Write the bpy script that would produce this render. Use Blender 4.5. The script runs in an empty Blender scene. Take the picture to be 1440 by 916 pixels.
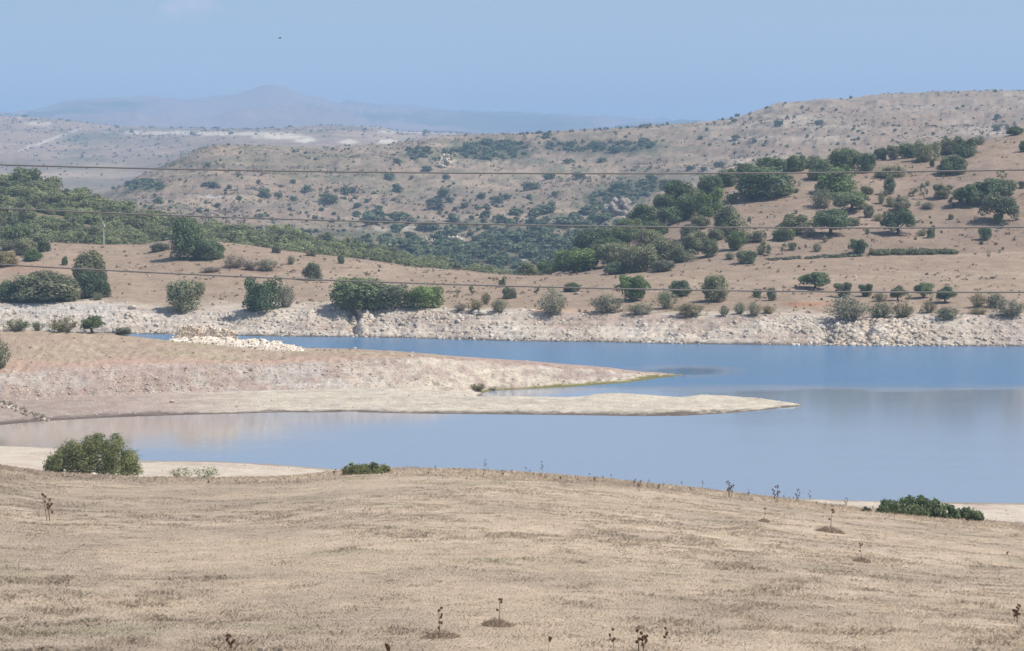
import bpy, math, random
import numpy as np

# ------------------------------------------------------------------ basics
F, CX, CY, H = 3248.0, 720.0, 458.0, 37.0          # focal length in photo pixels, optical centre, eye height over the lake
PITCH = math.atan(228 / F)
cp, sp = math.cos(PITCH), math.sin(PITCH)
SUN_EL, SUN_AZ = 55.0, 105.0                          # azimuth from +Y towards +X
scene = bpy.context.scene
COL = scene.collection


def ray(px, py):
    a = (np.asarray(px, float) - CX) / F
    b = (np.asarray(py, float) - CY) / F
    dy = cp - b * sp
    return a / dy, (-sp - b * cp) / dy


def proj(X, Y, Z):
    f = Y * cp - (Z - H) * sp
    return CX + F * X / f, CY - F * (Y * sp + (Z - H) * cp) / f


def P(px, py, d):                                    # a surveyed sight line at a distance
    u, s = ray(px, py)
    return (float(u), d, H + float(s) * d)


def W(px, py, z):                                    # a sight line down to a level
    u, s = ray(px, py)
    return (float(u), (z - H) / float(s), z)


def Zp(px, d, z):
    return ((px - CX) / F, d, z)


def hash2(ix, iy, seed):
    h = (ix.astype(np.int64) * 374761393 + iy.astype(np.int64) * 668265263 + seed * 974634777) & 0xFFFFFFFF
    h = ((h ^ (h >> 13)) * 1274126177) & 0xFFFFFFFF
    h = ((h ^ (h >> 16)) * 2246822519) & 0xFFFFFFFF
    return ((h ^ (h >> 15)) & 0xFFFFFF) / float(0xFFFFFF)


def vnoise(x, y, seed=0):
    x0, y0 = np.floor(x), np.floor(y)
    fx, fy = x - x0, y - y0
    fx, fy = fx * fx * (3 - 2 * fx), fy * fy * (3 - 2 * fy)
    x0 = x0.astype(np.int64); y0 = y0.astype(np.int64)
    a, b = hash2(x0, y0, seed), hash2(x0 + 1, y0, seed)
    c, d = hash2(x0, y0 + 1, seed), hash2(x0 + 1, y0 + 1, seed)
    return (a + (b - a) * fx) * (1 - fy) + (c + (d - c) * fx) * fy


def fbm(x, y, seed=0, octv=5, gain=0.5):             # -1 .. 1
    t, a, n = 0.0, 1.0, 0.0
    ca, sa = math.cos(0.6), math.sin(0.6)
    for k in range(octv):
        t = t + a * (vnoise(x, y, seed + 17 * k) * 2 - 1)
        n += a
        a *= gain
        x, y = (x * ca - y * sa) * 2.03 + 11.3, (x * sa + y * ca) * 2.03 + 5.7
    return t / n


def sstep(e0, e1, x):
    t = np.clip((x - e0) / (e1 - e0), 0, 1)
    return t * t * (3 - 2 * t)


# ------------------------------------------------------------------ terrain lines, near to far
UMAX = 1140 / F
NC = 1150
U = np.linspace(-UMAX, UMAX, NC)
names, LY, LZ, rows = [], [], [], []


def gsm(a, s):
    if s <= 0:
        return a
    r = int(3 * s) + 1
    k = np.exp(-0.5 * (np.arange(-r, r + 1) / s) ** 2)
    return np.convolve(np.pad(a, r, mode='edge'), k / k.sum(), 'valid')


def line(name, pts, n=0, smooth=3.0):
    pts = sorted(pts)
    u = [p[0] for p in pts]
    names.append(name)
    LY.append(gsm(np.interp(U, u, [p[1] for p in pts]), smooth))
    LZ.append(gsm(np.interp(U, u, [p[2] for p in pts]), smooth))
    rows.append(n)


def lraw(name, y, z, n=0):
    names.append(name); LY.append(y); LZ.append(z); rows.append(n)


def L(name):
    k = names.index(name)
    return LY[k], LZ[k]


crest = [(-400, 652), (-60, 654), (0, 655), (60, 664), (200, 672), (300, 673.5), (400, 671), (440, 668), (490, 663), (560, 660), (640, 660.5), (720, 664),
         (850, 673), (960, 685), (1060, 697), (1150, 709), (1230, 718), (1390, 733), (1440, 737), (1850, 765)]
line('A0', [Zp(720, -45, 37.0)])
line('A1', [Zp(720, 4, 35.3)], 6)
line('A2', [P(-400, 925, 48), P(1850, 935, 48)], 14)
line('A4', [P(x, y, 185) for x, y in crest], 230)
line('A5', [P(x, y + 13, 222) for x, y in crest], 10)
shore = [W(-400, 622, 0), W(0, 627, 0), W(70, 629, 0), W(200, 648, 0), W(300, 649, 0), W(380, 653, 0), W(470, 660, 0), W(700, 675, 0), W(1000, 697, 0),
         W(1110, 701, 0), W(1230, 705, 0), W(1440, 708, 0), W(1850, 712, 0)]
line('A7', shore, 0)
y7, z7 = L('A7')
names.pop(); LY.pop(); LZ.pop(); rows.pop()
lraw('A6', y7 - 22, z7 + 1.25, 8)
lraw('A7', y7, z7, 20)
lraw('A8', y7 + 8, z7 - 2.5, 4)
# the low spit
B1 = [W(-400, 615, 0), W(-100, 606, 0), W(0, 598, 0), W(60, 592.5, 0), W(140, 588, 0), W(250, 584, 0), W(400, 580, 0), W(500, 580, 0), W(600, 582, 0), W(800, 584, 0), W(900, 585.5, 0), W(960, 585, 0),
      W(1030, 581, 0), W(1085, 575.5, 0), W(1122, 571.5, 0), Zp(1133, 353, -0.4), Zp(1190, 338, -2.5), Zp(1850, 335, -2.5)]
line('B1', B1, 0, 1.5)
b1y, b1z = L('B1')
names.pop(); LY.pop(); LZ.pop(); rows.pop()
lraw('B0', b1y - 6, np.minimum(b1z - 1.8, -1.8), 4)
lraw('B1', b1y, b1z, 4)
left = lambda px, d, z: (float(ray(px, 560)[0]), float(np.interp(ray(px, 560)[0], U, b1y)) + d, z)
B2 = [left(-400, 8, .7), left(0, 8, .7), left(200, 9, .75), left(400, 10, .8), left(600, 14, .9), W(690, 556, .9), W(760, 556, .9), W(810, 556.5, .9), W(835, 552.5, 1.1), W(860, 551, 1.2), W(910, 553, 1.1),
      W(955, 557, .9), W(975, 555, 1.0), W(985, 553.5, 1.1), W(1020, 555, 1.0), W(1060, 558, .9), W(1090, 562, .7), W(1115, 567, .45), W(1126, 569.5, .12), Zp(1134, 355.5, -0.3), Zp(1190, 352, -2.5), Zp(1850, 350, -2.5)]
line('B2', B2, 26, 1.2)
b2y, b2z = L('B2')
pu = U * F + CX
k6 = sstep(640, 705, pu)
k11 = sstep(1126, 1165, pu)
lraw('B3', b2y + 2 + 2 * k6, (.95 * (1 - k6) + (-0.25) * k6) * (1 - k11) - 2.5 * k11, 5)
lraw('B4', b2y + 4 + 3 * k6, (1.1 * (1 - k6) + (-1.3) * k6) * (1 - k11) - 2.5 * k11, 4)
# the grassy peninsula
line('C1', [Zp(-400, 333, 1.6), Zp(0, 344, 1.5), Zp(200, 356, 1.5), Zp(400, 362, 1.5), Zp(580, 366, 1.4), W(640, 551, .8), W(690, 549.5, 0), W(790, 545, 0), W(880, 538.5, 0), W(930, 531.5, 0), W(955, 529.2, 0), Zp(968, 401, -.4),
            Zp(1010, 385, -2.5), Zp(1850, 385, -2.5)], 8, 1.5)
line('C2', [P(-400, 525, 342), P(0, 523, 352), P(150, 517, 358), P(250, 513, 363), P(400, 511, 369), P(480, 506, 373), P(600, 504, 379), P(700, 511, 389), P(800, 518.5, 394), P(880, 523, 400), P(930, 526.6, 402), P(955, 528, 403),
            Zp(968, 402.5, -.4), Zp(1010, 395, -2.5), Zp(1850, 395, -2.5)], 34, 1.5)
C3 = [P(-400, 458, 372), P(0, 461, 378), P(60, 462, 379), P(150, 466, 381), P(190, 471, 382), P(240, 478, 382), P(330, 486, 385), P(425, 487.5, 390), P(480, 489, 392), P(560, 493.5, 396), P(650, 501, 401),
      P(740, 507, 404), P(850, 517, 406), P(930, 525.8, 404.5), P(955, 527.6, 404.2), Zp(968, 404, -.4), Zp(1010, 400, -2.5), Zp(1850, 400, -2.5)]
line('C3', C3, 40, 1.5)
c3y, c3z = L('C3')
k9 = sstep(960, 1010, pu)
lraw('C4', c3y + 6 + 24 * (1 - sstep(500, 900, pu)), -0.1 - 2.4 * k9, 8)
lraw('C5', L('C4')[0] + 6, np.full(NC, -2.5), 3)
# far shore
D1p = [(-400, 465), (0, 467), (180, 469.5), (240, 470.5), (430, 474), (500, 474), (600, 476.5), (720, 480), (850, 481.5), (960, 484), (1100, 485.5), (1260, 487), (1440, 487.5), (1850, 489)]
line('D1', [W(x, y, 0) for x, y in D1p], 0)
d1y, d1z = L('D1')
names.pop(); LY.pop(); LZ.pop(); rows.pop()
lraw('D0', d1y - 7, d1z - 2.5, 3)
lraw('D1', d1y, d1z, 3)
D2p = [(-400, 427), (0, 428), (100, 427), (180, 430), (215, 437), (250, 440), (300, 436), (400, 433), (480, 432), (500, 431), (560, 432), (630, 435.5), (700, 438), (800, 440), (900, 442), (1000, 444), (1060, 443),
       (1120, 442), (1180, 449), (1260, 447), (1350, 444), (1440, 444), (1850, 444)]
line('D2', [P(x, y, float(np.interp(ray(x, y)[0], U, d1y)) + 15) for x, y in D2p], 52, 2)
line('E1', [P(-400, 342, 640), P(0, 345, 640), P(70, 340, 640), P(140, 343.5, 640), P(200, 343, 640), P(225, 339, 640), P(255, 334.5, 640), P(300, 338, 640), P(340, 343, 638), P(400, 352, 634), P(480, 361, 626), P(560, 373, 615),
            P(640, 380, 600), P(700, 386, 590), P(780, 389, 580), P(860, 385, 576), P(960, 375, 576), P(1060, 368, 580), P(1200, 362, 584), P(1440, 354, 590), P(1850, 340, 600)], 80)
line('F', [P(-400, 360, 760), P(0, 362, 760), P(300, 356, 760), P(480, 378, 745), P(560, 391, 735), P(640, 397, 725), P(720, 399, 705), P(775, 389, 690), P(800, 375, 690), P(830, 350, 695), P(860, 334, 700), P(900, 311, 705),
           P(960, 280, 712), P(1020, 252, 720), P(1100, 237, 728), P(1200, 227, 735), P(1280, 218, 742), P(1340, 208, 750), P(1400, 192, 758), P(1440, 181, 764), P(1600, 150, 780), P(1850, 130, 790)], 100)
line('G', [P(-400, 230, 950), P(-60, 250, 950), P(0, 250, 950), P(30, 243, 950), P(100, 268, 950), P(150, 285, 950), P(200, 299, 950), P(260, 318, 950), P(330, 326, 950), P(400, 333, 950), P(480, 343, 950), P(560, 360, 950),
           P(640, 376, 950), P(720, 392, 950), P(800, 410, 950), P(900, 420, 950), P(1850, 420, 950)], 50)
line('H1', [P(-400, 320, 1120), P(0, 325, 1120), P(160, 335, 1120), P(300, 345, 1120), P(500, 372, 1120), P(640, 393, 1120), P(720, 400, 1120), P(800, 398, 1120), P(900, 390, 1120), P(1100, 340, 1120), P(1850, 320, 1120)], 10)
line('I0', [P(-400, 330, 1500), P(0, 326, 1500), P(120, 312, 1500), P(170, 292, 1500), P(230, 290, 1500), P(300, 300, 1500), P(450, 308, 1500), P(620, 305, 1500), P(760, 296, 1500), P(900, 278, 1500), P(1050, 250, 1500), P(1200, 236, 1500),
            P(1440, 226, 1500), P(1850, 200, 1500)], 60)
line('I', [P(-400, 300, 1900), P(60, 292, 1900), P(130, 284, 1900), P(160, 270, 1900), P(190, 251, 1900), P(240, 229, 1900), P(280, 209, 1900), P(300, 203, 1900), P(380, 201.5, 1940), P(460, 207.5, 1980), P(560, 200.5, 2020), P(640, 190.5, 2060),
           P(720, 187, 2100), P(800, 182.5, 2130), P(900, 176, 2170), P(1000, 169, 2210), P(1040, 163, 2230), P(1065, 154, 2240), P(1095, 142.5, 2250), P(1200, 134.5, 2270), P(1300, 128.5, 2290), P(1440, 125.5, 2300), P(1850, 120, 2300)], 90)
line('J0', [P(-400, 268, 2900), P(100, 264, 2900), P(170, 262, 2900), P(240, 248, 2900), P(300, 224, 2900), P(400, 222, 2900), P(500, 224, 2900), P(720, 207, 2900), P(900, 197, 2900), P(1050, 182, 2900), P(1440, 150, 2900)], 10)
line('J', [P(-400, 158, 5000), P(-40, 159, 5000), P(0, 160, 5000), P(50, 161.5, 5000), P(90, 166, 5000), P(125, 171, 5000), P(160, 174.5, 5000), P(200, 176, 5000), P(300, 179, 5000), P(400, 180, 5000), P(470, 178, 5000), P(520, 179, 5000), P(560, 184, 5000),
           P(640, 187.5, 5000), P(720, 190, 5000), P(800, 194, 5000), P(1440, 176, 5000)], 60)
line('K0', [P(-400, 185, 8500), P(400, 192, 8500), P(720, 198, 8500), P(1440, 190, 8500)], 6)
line('K', [P(-400, 175, 13000), P(40, 171, 13000), P(70, 164, 13000), P(95, 156, 13000), P(130, 150.5, 13000), P(180, 149, 13000), P(230, 150, 13000), P(300, 149, 13000), P(325, 145.5, 13000), P(345, 138, 13000), P(362, 132.5, 13000),
           P(380, 131, 13000), P(398, 134, 13000), P(425, 144, 13000), P(460, 148, 13800), P(480, 153, 14333), P(520, 155.5, 15400), P(580, 155.5, 17000), P(640, 161, 17000), P(740, 168.5, 17000), P(800, 171, 17000), P(900, 175, 17000),
           P(1000, 185, 17000), P(1440, 185, 17000)], 36)
line('K2', [Zp(-400, 14600, 120), Zp(430, 14600, 120), Zp(600, 18600, 120), Zp(1850, 18600, 120)], 6)

# ------------------------------------------------------------------ grid
seg_start, Yg, Zg, Tg, Sg = {}, [], [], [], []
for k in range(len(names) - 1):
    n = rows[k + 1]
    seg_start[names[k]] = len(Yg)
    for i in range(n):
        t = i / n
        Yg.append(LY[k] * (1 - t) + LY[k + 1] * t)
        Zg.append(LZ[k] * (1 - t) + LZ[k + 1] * t)
        Tg.append(t); Sg.append(k)
seg_start[names[-1]] = len(Yg)
Yg.append(LY[-1]); Zg.append(LZ[-1]); Tg.append(0.0); Sg.append(len(names) - 1)
Yg, Zg, Tg, Sg = np.array(Yg), np.array(Zg), np.array(Tg), np.array(Sg)
NR = len(Yg)
R = seg_start


def smooth_rows(r0, r1, n):
    for _ in range(n):
        for A in (Yg, Zg):
            A[r0 + 1:r1 - 1] = 0.25 * A[r0:r1 - 2] + 0.5 * A[r0 + 1:r1 - 1] + 0.25 * A[r0 + 2:r1]


smooth_rows(R['A0'], R['A6'], 6)
smooth_rows(R['A6'] - 5, R['A7'], 8)
smooth_rows(R['B1'] + 2, R['B3'] + 3, 6)
smooth_rows(R['C1'] + 1, R['C4'], 5)
smooth_rows(R['D2'] - 4, R['J0'], 8)
smooth_rows(R['J0'], R['K'] + 6, 5)
Xg = U[None, :] * Yg


def seg_w(a, b, ra=6, rb=6):                         # row weight, 1 inside a..b with soft ends
    i = np.arange(NR)
    return (np.clip((i - R[a]) / max(ra, 1), 0, 1) * np.clip((R[b] - i) / max(rb, 1), 0, 1))[:, None]


PX0, PY0 = proj(Xg, np.maximum(Yg, 1.0), Zg)


def bump(a, b, amp, wl, seed, ra=6, rb=6, octv=5, ridged=False, ax=1.0):
    r0, r1 = R[a], R[b] + 1
    x, y = Xg[r0:r1] / wl * ax, Yg[r0:r1] / wl
    n = fbm(x, y, seed, octv)
    if ridged:
        n = 1 - 2 * np.abs(n) * 1.6
    Zg[r0:r1] += amp * n * seg_w(a, b, ra, rb)[r0:r1]


bump('A2', 'A5', 0.16, 9, 3, 10, 14)
bump('A2', 'A5', 0.05, 1.4, 4, 10, 1)
bump('A5', 'A7', 0.13, 4.5, 5, 4, 2)
bump('B1', 'B4', 0.15, 6, 6, 2, 2)
bump('B1', 'C1', 0.10, 1.6, 7, 6, 2)
bump('C1', 'C3', 0.30, 8, 8, 5, 4)
bump('C1', 'C3', 0.22, 1.8, 9, 4, 20, ridged=True)
bump('D1', 'D2', 0.55, 8, 10, 10, 14, ridged=True)
bump('D1', 'D2', 0.20, 1.5, 11, 4, 8, ridged=True)
bump('D2', 'E1', 0.7, 26, 12, 8, 14)
bump('D2', 'E1', 0.25, 5, 13, 4, 10)
bump('E1', 'F', 1.6, 45, 14, 10, 8)
bump('E1', 'F', 0.4, 9, 15, 8, 4)
bump('F', 'G', 2.5, 50, 16)
bump('H1', 'I', 7.0, 130, 17, 10, 10)
bump('H1', 'I', 3.0, 40, 18, 10, 6, ridged=True)
bump('H1', 'I', 0.9, 12, 21, 10, 2)
bump('J0', 'J', 16, 420, 19, 10, 6)
bump('J0', 'J', 4, 90, 22, 10, 3)
bump('K0', 'K', 60, 1300, 20, 6, 4, ridged=True)
bump('K0', 'K', 14, 300, 23, 6, 2, ridged=True)
# gully behind the outcrop and smaller clefts in the rocky bank
tt = np.where((np.arange(NR) >= R['D1']) & (np.arange(NR) <= R['D2']), (np.arange(NR) - R['D1']) / (R['D2'] - R['D1']), 0)[:, None]
for cx0, wd, dp in ((505, 5.5, 2.6), (497, 4, 1.5), (1168, 7, .9), (1224, 6, 1.1)):
    gx = PX0 - (cx0 - 9 * (1 - tt)) + 7 * (vnoise(PY0 / 3.5 + cx0, PX0 * 0, 77) - .5)
    Zg -= dp * np.exp(-(gx / wd) ** 2) * np.sin(np.pi * np.clip(tt, 0, 1)) * (tt > 0)
    Zg += 0.6 * dp * np.exp(-((gx - 2.2 * wd) / wd) ** 2) * np.sin(np.pi * np.clip(tt, 0, 1)) * (tt > 0)
# soil scar and mounds on the shore field
Zg += 0.9 * np.exp(-((PX0 - 1135) / 22) ** 2 - ((PY0 - 429) / 5) ** 2) * seg_w('D2', 'E1', 1, 1)
Zg += 1.2 * np.exp(-((PX0 - 345) / 45) ** 2 - ((PY0 - 372) / 12) ** 2) * seg_w('D2', 'E1', 1, 1)
# waterline steps left by the falling lake
for a_, b_, st_, k_ in (('D1', 'D2', .85, .5), ('C1', 'C2', .7, .5), ('B1', 'B2', .22, .5), ('A6', 'A7', .3, .4)):
    q0, q1 = R[a_], R[b_]
    z_ = Zg[q0:q1]
    w_ = z_ + .25 * fbm(Xg[q0:q1] / 9, Yg[q0:q1] / 9, 27, 3)
    f_ = w_ / st_ - np.floor(w_ / st_)
    Zg[q0:q1] = z_ + k_ * st_ * (sstep(.45, 1.0, f_) - f_) * (z_ > .05)
# benches of the limestone mesa
r0, r1 = R['I0'], R['I']
zz = Zg[r0:r1]
kb = sstep(900, 1050, PX0[r0:r1]) * seg_w('I0', 'I', 20, 10)[r0:r1]
st = 8.0
fr = zz / st - np.floor(zz / st)
Zg[r0:r1] = zz + kb * st * 0.45 * (sstep(0.55, 1.0, fr) - fr)
PX, PY = proj(Xg, np.maximum(Yg, 1.0), Zg)
VIS = np.minimum.accumulate(PY[R['A2']:], axis=0)


def ground(px, py, ymin=0, ymax=1e9):
    """where the sight line through px, py meets the terrain; the brow of the slope when it passes over it"""
    u, _ = ray(px, py)
    j = int(np.clip(round((float(u) + UMAX) / (2 * UMAX) * (NC - 1)), 0, NC - 1))
    yc, pc = Yg[:, j], PY[:, j]
    idx = np.where((yc >= ymin) & (yc <= ymax) & (np.arange(NR) >= R['A1']))[0]
    hit = idx[pc[idx] <= py]
    if len(hit):
        i = hit[0]
        if i > 0 and i - 1 >= idx[0]:
            t = (pc[i - 1] - py) / max(pc[i - 1] - pc[i], 1e-6)
            t = min(max(t, 0), 1)
            y = yc[i - 1] * (1 - t) + yc[i] * t
            z = Zg[i - 1, j] * (1 - t) + Zg[i, j] * t
        else:
            y, z = yc[i], Zg[i, j]
    else:
        i = idx[np.argmin(pc[idx])]
        y, z = yc[i], Zg[i, j]
    return float(u) * y, float(y), float(z)


def ground_at(x, y):
    """terrain height at many plan positions"""
    j = np.clip((x / y + UMAX) / (2 * UMAX) * (NC - 1), 0, NC - 1.001)
    ji = np.round(j).astype(int)
    z = np.empty_like(x)
    for c in np.unique(ji):
        m = ji == c
        z[m] = np.interp(y[m], Yg[:, c], Zg[:, c])
    return z
# ------------------------------------------------------------------ what the ground is made of
C = np.zeros((NR, NC, 3))


def rgb(*c):
    return np.array(c, float)


def mixc(A, B, k):
    return A * (1 - k[..., None]) + B * k[..., None]


def seg(a, b):
    return slice(R[a], R[b] + (1 if b == 'K2' else 0))


def patch(sl, cx, cy, rx, ry, col, k=1.0, seed=1, wl=None, edge=0.8, rot=0.0):
    dx, dy = PX[sl] - cx, PY[sl] - cy
    ca, sa = math.cos(rot), math.sin(rot)
    dx, dy = dx * ca + dy * sa, -dx * sa + dy * ca
    r = np.sqrt((dx / rx) ** 2 + (dy / ry) ** 2)
    wl = wl or 8.0
    n = fbm(PX[sl] / wl, PY[sl] / wl * 1.6, seed, 4)
    m = sstep(1.0 + edge * 0.5, 1.0 - edge * 0.5, r + n * edge) * k
    C[sl] = mixc(C[sl], rgb(*col), m)


STRAW, STRAW2, TUFT = rgb(.50, .40, .295), rgb(.57, .46, .345), rgb(.42, .335, .25)
SAND, CREAM = rgb(.58, .50, .405), rgb(.575, .51, .405)
MUD, PEBBLE, BED = rgb(.40, .315, .27), rgb(.50, .445, .395), rgb(.20, .175, .13)
TAN, TAN2, REDE = rgb(.33, .248, .178), rgb(.38, .292, .213), rgb(.36, .20, .125)
ROCK, ROCKD = rgb(.56, .485, .40), rgb(.42, .36, .305)



def FIELD_TUFT(x, y):
    return .6 * fbm(x / 2.0, y / 3.0, 32, 6, .65) + .38 * fbm(x / 12, y / 16, 31, 4) + .5 * fbm(x / .6, y / .9, 33, 4) + .02


def FIELD_GREY(x, y):
    return sstep(-.15, .5, fbm(x / 5.5, y / 9, 39, 5, .6) + .25 * sstep(-6, -22, x) + .2 * sstep(90, 60, y) * sstep(5, -15, x))


# field
s = seg('A0', 'A5')
n1 = fbm(Xg[s] / 16, Yg[s] / 16, 31, 5); n2 = fbm(Xg[s] / 4.2, Yg[s] / 5.5, 32, 5); n3 = fbm(Xg[s] / 1.0, Yg[s] / 1.4, 33, 4)
C[s] = mixc(np.broadcast_to(STRAW, n1.shape + (3,)), STRAW2, sstep(-.25, .5, n1 + .7 * n2))
FTUFT = sstep(-.3, .55, FIELD_TUFT(Xg[s], Yg[s]))
C[s] = mixc(C[s], TUFT, .55 * FTUFT)
C[s] *= (1 + .10 * n3)[..., None]
C[s] = C[s] * (1 - FIELD_GREY(Xg[s], Yg[s])[..., None] * [.19, .185, .16])
C[s] = mixc(C[s], rgb(.30, .29, .17), .45 * sstep(.34, .6, fbm(Xg[s] / 6, Yg[s] / 6, 35, 4)))
# beach on this side
s = seg('A5', 'B0')
n1 = fbm(Xg[s] / 5, Yg[s] / 4, 36, 5); n3 = fbm(Xg[s] / .9, Yg[s] / .9, 37, 3)
C[s] = mixc(np.broadcast_to(SAND, n1.shape + (3,)), rgb(.50, .41, .33), sstep(-.1, .5, n1))
C[s] = mixc(C[s], CREAM, sstep(.15, .5, n3))
C[s] = mixc(C[s], rgb(.24, .20, .16), sstep(.12, -.05, Zg[s]))
# spit
s = seg('B0', 'C1')
n1 = fbm(Xg[s] / 9, Yg[s] / 5, 41, 5); n2 = fbm(Xg[s] / 2.2, Yg[s] / 1.6, 42, 4); n3 = fbm(Xg[s] / .7, Yg[s] / .7, 43, 3)
kx = sstep(180, 420, PX[s] + 60 * n1)
C[s] = mixc(np.broadcast_to(MUD * 1.08, n1.shape + (3,)), CREAM * .98, kx)
C[s] = mixc(C[s], PEBBLE, sstep(.0, .5, n2) * .6)
C[s] = C[s] * (1 + .22 * fbm(Xg[s] / 16, Zg[s] / .05, 59, 4))[..., None]
C[s] = mixc(C[s], rgb(.32, .245, .21), sstep(300, 60, PX[s] + 60 * n1) * .6)
C[s] = mixc(C[s], rgb(.38, .33, .26), .55 * sstep(.1, .55, n2 * .6 + n3 * .7) * (1 - sstep(830, 960, PX[s])))
C[s] = mixc(C[s], CREAM * 1.05, sstep(-.3, .4, n1) * sstep(780, 900, PX[s]) * .8)
C[s] *= (1 + .12 * n3)[..., None]
C[s] = mixc(C[s], rgb(.15, .12, .095), sstep(.22, .02, Zg[s] + .10 * n3))
C[s] = mixc(C[s], rgb(.145, .115, .10), sstep(.40, .1, Zg[s] + .1 * n3) * sstep(330, 160, PX[s]) * .8)
# peninsula
s = seg('C1', 'C4')
n1 = fbm(Xg[s] / 12, Yg[s] / 7, 44, 5); n2 = fbm(Xg[s] / 2.6, Yg[s] / 2.0, 45, 4); n3 = fbm(Xg[s] / .8, Yg[s] / .8, 46, 3)
row_t = np.where(Sg[s] == names.index('C1'), Tg[s], 1 + Tg[s])[:, None]        # 0..1 bank, 1..2 plateau
bank = mixc(np.broadcast_to(MUD * 1.02, n1.shape + (3,)), PEBBLE * .96, sstep(-.15, .35, n2 + .3 * n3))
bank = mixc(bank, CREAM * 1.02, sstep(430, 640, PX[s] + 50 * n1) * sstep(-.7, .2, n1 + n2) * .9)
bank = mixc(bank, rgb(.30, .25, .215), sstep(.35, .6, n2 * .5 + n3 * .8) * .7)
bank = bank * (1 + .20 * fbm(Xg[s] / 12, Zg[s] / .13, 58, 4))[..., None]
bank = mixc(bank, rgb(.31, .235, .20), sstep(330, 60, PX[s] + 60 * n1) * sstep(.85, .2, row_t) * .6)
top = mixc(np.broadcast_to(rgb(.40, .305, .23), n1.shape + (3,)), rgb(.44, .35, .255), sstep(-.1, .4, n1 + .3 * n3))
top = mixc(top, rgb(.37, .285, .21), sstep(.05, .5, n2 + .3 * n3) * .6)
top = mixc(top, rgb(.35, .32, .20), sstep(.05, .5, fbm(Xg[s] / 14, Yg[s] / 4, 47, 4) + .22 * sstep(220, 330, PX[s])) * .42 * sstep(700, 500, PX[s]))
top = mixc(top, rgb(.47, .33, .255), sstep(1.28, 1.08, row_t + .2 * n1) * .85)
top = mixc(top, rgb(.43, .325, .27), sstep(560, 720, PX[s]) * .8)
C[s] = mixc(bank, top, sstep(.93, 1.06, row_t + .12 * n2 + .10 * n1))
C[s] *= (1 + .10 * n3)[..., None]
C[s] = mixc(C[s], CREAM, sstep(1.93, 1.99, row_t + .06 * n2) * sstep(480, 600, PX[s]) * .75)
C[s] = mixc(C[s], rgb(.20, .185, .06), sstep(.34, .1, Zg[s] + .06 * n3) * sstep(640, 680, PX[s]) * (row_t < 1))
for cx_, cy_ in ((560, 549), (720, 545), (640, 547)):
    patch(s, cx_, cy_, 26, 2.2, (.36, .27, .22), .6, 60)
s = seg('C4', 'D0'); C[s] = BED
# rocky drawdown bank
s = seg('D0', 'D2')
n1 = fbm(Xg[s] / 14, Yg[s] / 6, 51, 5); n2 = fbm(Xg[s] / 3.2, Yg[s] / 2.0, 52, 4); n3 = fbm(Xg[s] / .9, Yg[s] / .9, 53, 3)
bk = mixc(np.broadcast_to(ROCK, n1.shape + (3,)), rgb(.42, .34, .28), sstep(-.05, .4, n1 + .3 * n2))
bk = mixc(bk, rgb(.60, .54, .46), sstep(.0, .5, n2 - .3 * n1))
bk = mixc(bk, ROCKD, sstep(.2, .55, n3 * .8 + n2 * .3) * .7)
tb = np.where(Sg[s] == names.index('D1'), Tg[s], 0)[:, None]
bk = mixc(bk, rgb(.43, .335, .275), sstep(.35, .75, tb + .4 * n1) * sstep(690, 800, PX[s]) * sstep(1010, 900, PX[s]) * .9)
bk = mixc(bk, rgb(.55, .51, .46), sstep(.45, .8, tb) * sstep(200, 150, PX[s]) * .8)
rings = fbm(Xg[s] / 14, Zg[s] / .16, 57, 4)
bk = bk * (1 + .22 * rings)[..., None]
bk = mixc(bk, rgb(.44, .37, .315), sstep(1340, 1400, PX[s]) * .7)
C[s] = mixc(bk, rgb(.13, .115, .10), sstep(.45, .1, Zg[s] + .15 * n3))
# pasture behind the bank
s = seg('D2', 'E1')
n1 = fbm(Xg[s] / 30, Yg[s] / 30, 54, 5); n2 = fbm(Xg[s] / 6, Yg[s] / 6, 55, 4); n3 = fbm(Xg[s] / 1.6, Yg[s] / 1.6, 56, 3)
C[s] = mixc(np.broadcast_to(TAN, n1.shape + (3,)), TAN2, sstep(-.2, .4, n1 + .4 * n2))
C[s] = mixc(C[s], rgb(.285, .215, .16), sstep(.05, .5, n2 * .7 + .7 * n3) * .65)
C[s] = mixc(C[s], ROCK * .95, sstep(.10, .0, Tg[s][:, None] + .07 * n2 + .05 * n3) * .9)
C[s] *= (1 + .10 * n3)[..., None]
patch(s, 1135, 428, 34, 3.2, REDE, .9, 61)
patch(s, 790, 437, 45, 3, (.44, .29, .20), .7, 62)
patch(s, 40, 378, 40, 7, (.34, .215, .155), .6, 63)
patch(s, 360, 380, 55, 5, (.29, .20, .145), .7, 64)
# right-hand hill and its hidden far slope
s = seg('E1', 'G')
n1 = fbm(Xg[s] / 45, Yg[s] / 45, 65, 5); n2 = fbm(Xg[s] / 9, Yg[s] / 12, 66, 4); n3 = fbm(Xg[s] / 2.2, Yg[s] / 2.2, 67, 3)
C[s] = mixc(np.broadcast_to(rgb(.285, .212, .157), n1.shape + (3,)), rgb(.33, .25, .188), sstep(-.2, .4, n1 + .4 * n2))
C[s] = mixc(C[s], rgb(.235, .185, .14), sstep(.05, .5, n2 * .7 + .7 * n3) * .7)
C[s] *= (1 + .10 * n3)[..., None]
s = seg('F', 'H1')
gmask = sstep(760, 700, PX[s])
C[s] = mixc(C[s], rgb(.17, .15, .085), gmask * .8)
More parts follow.
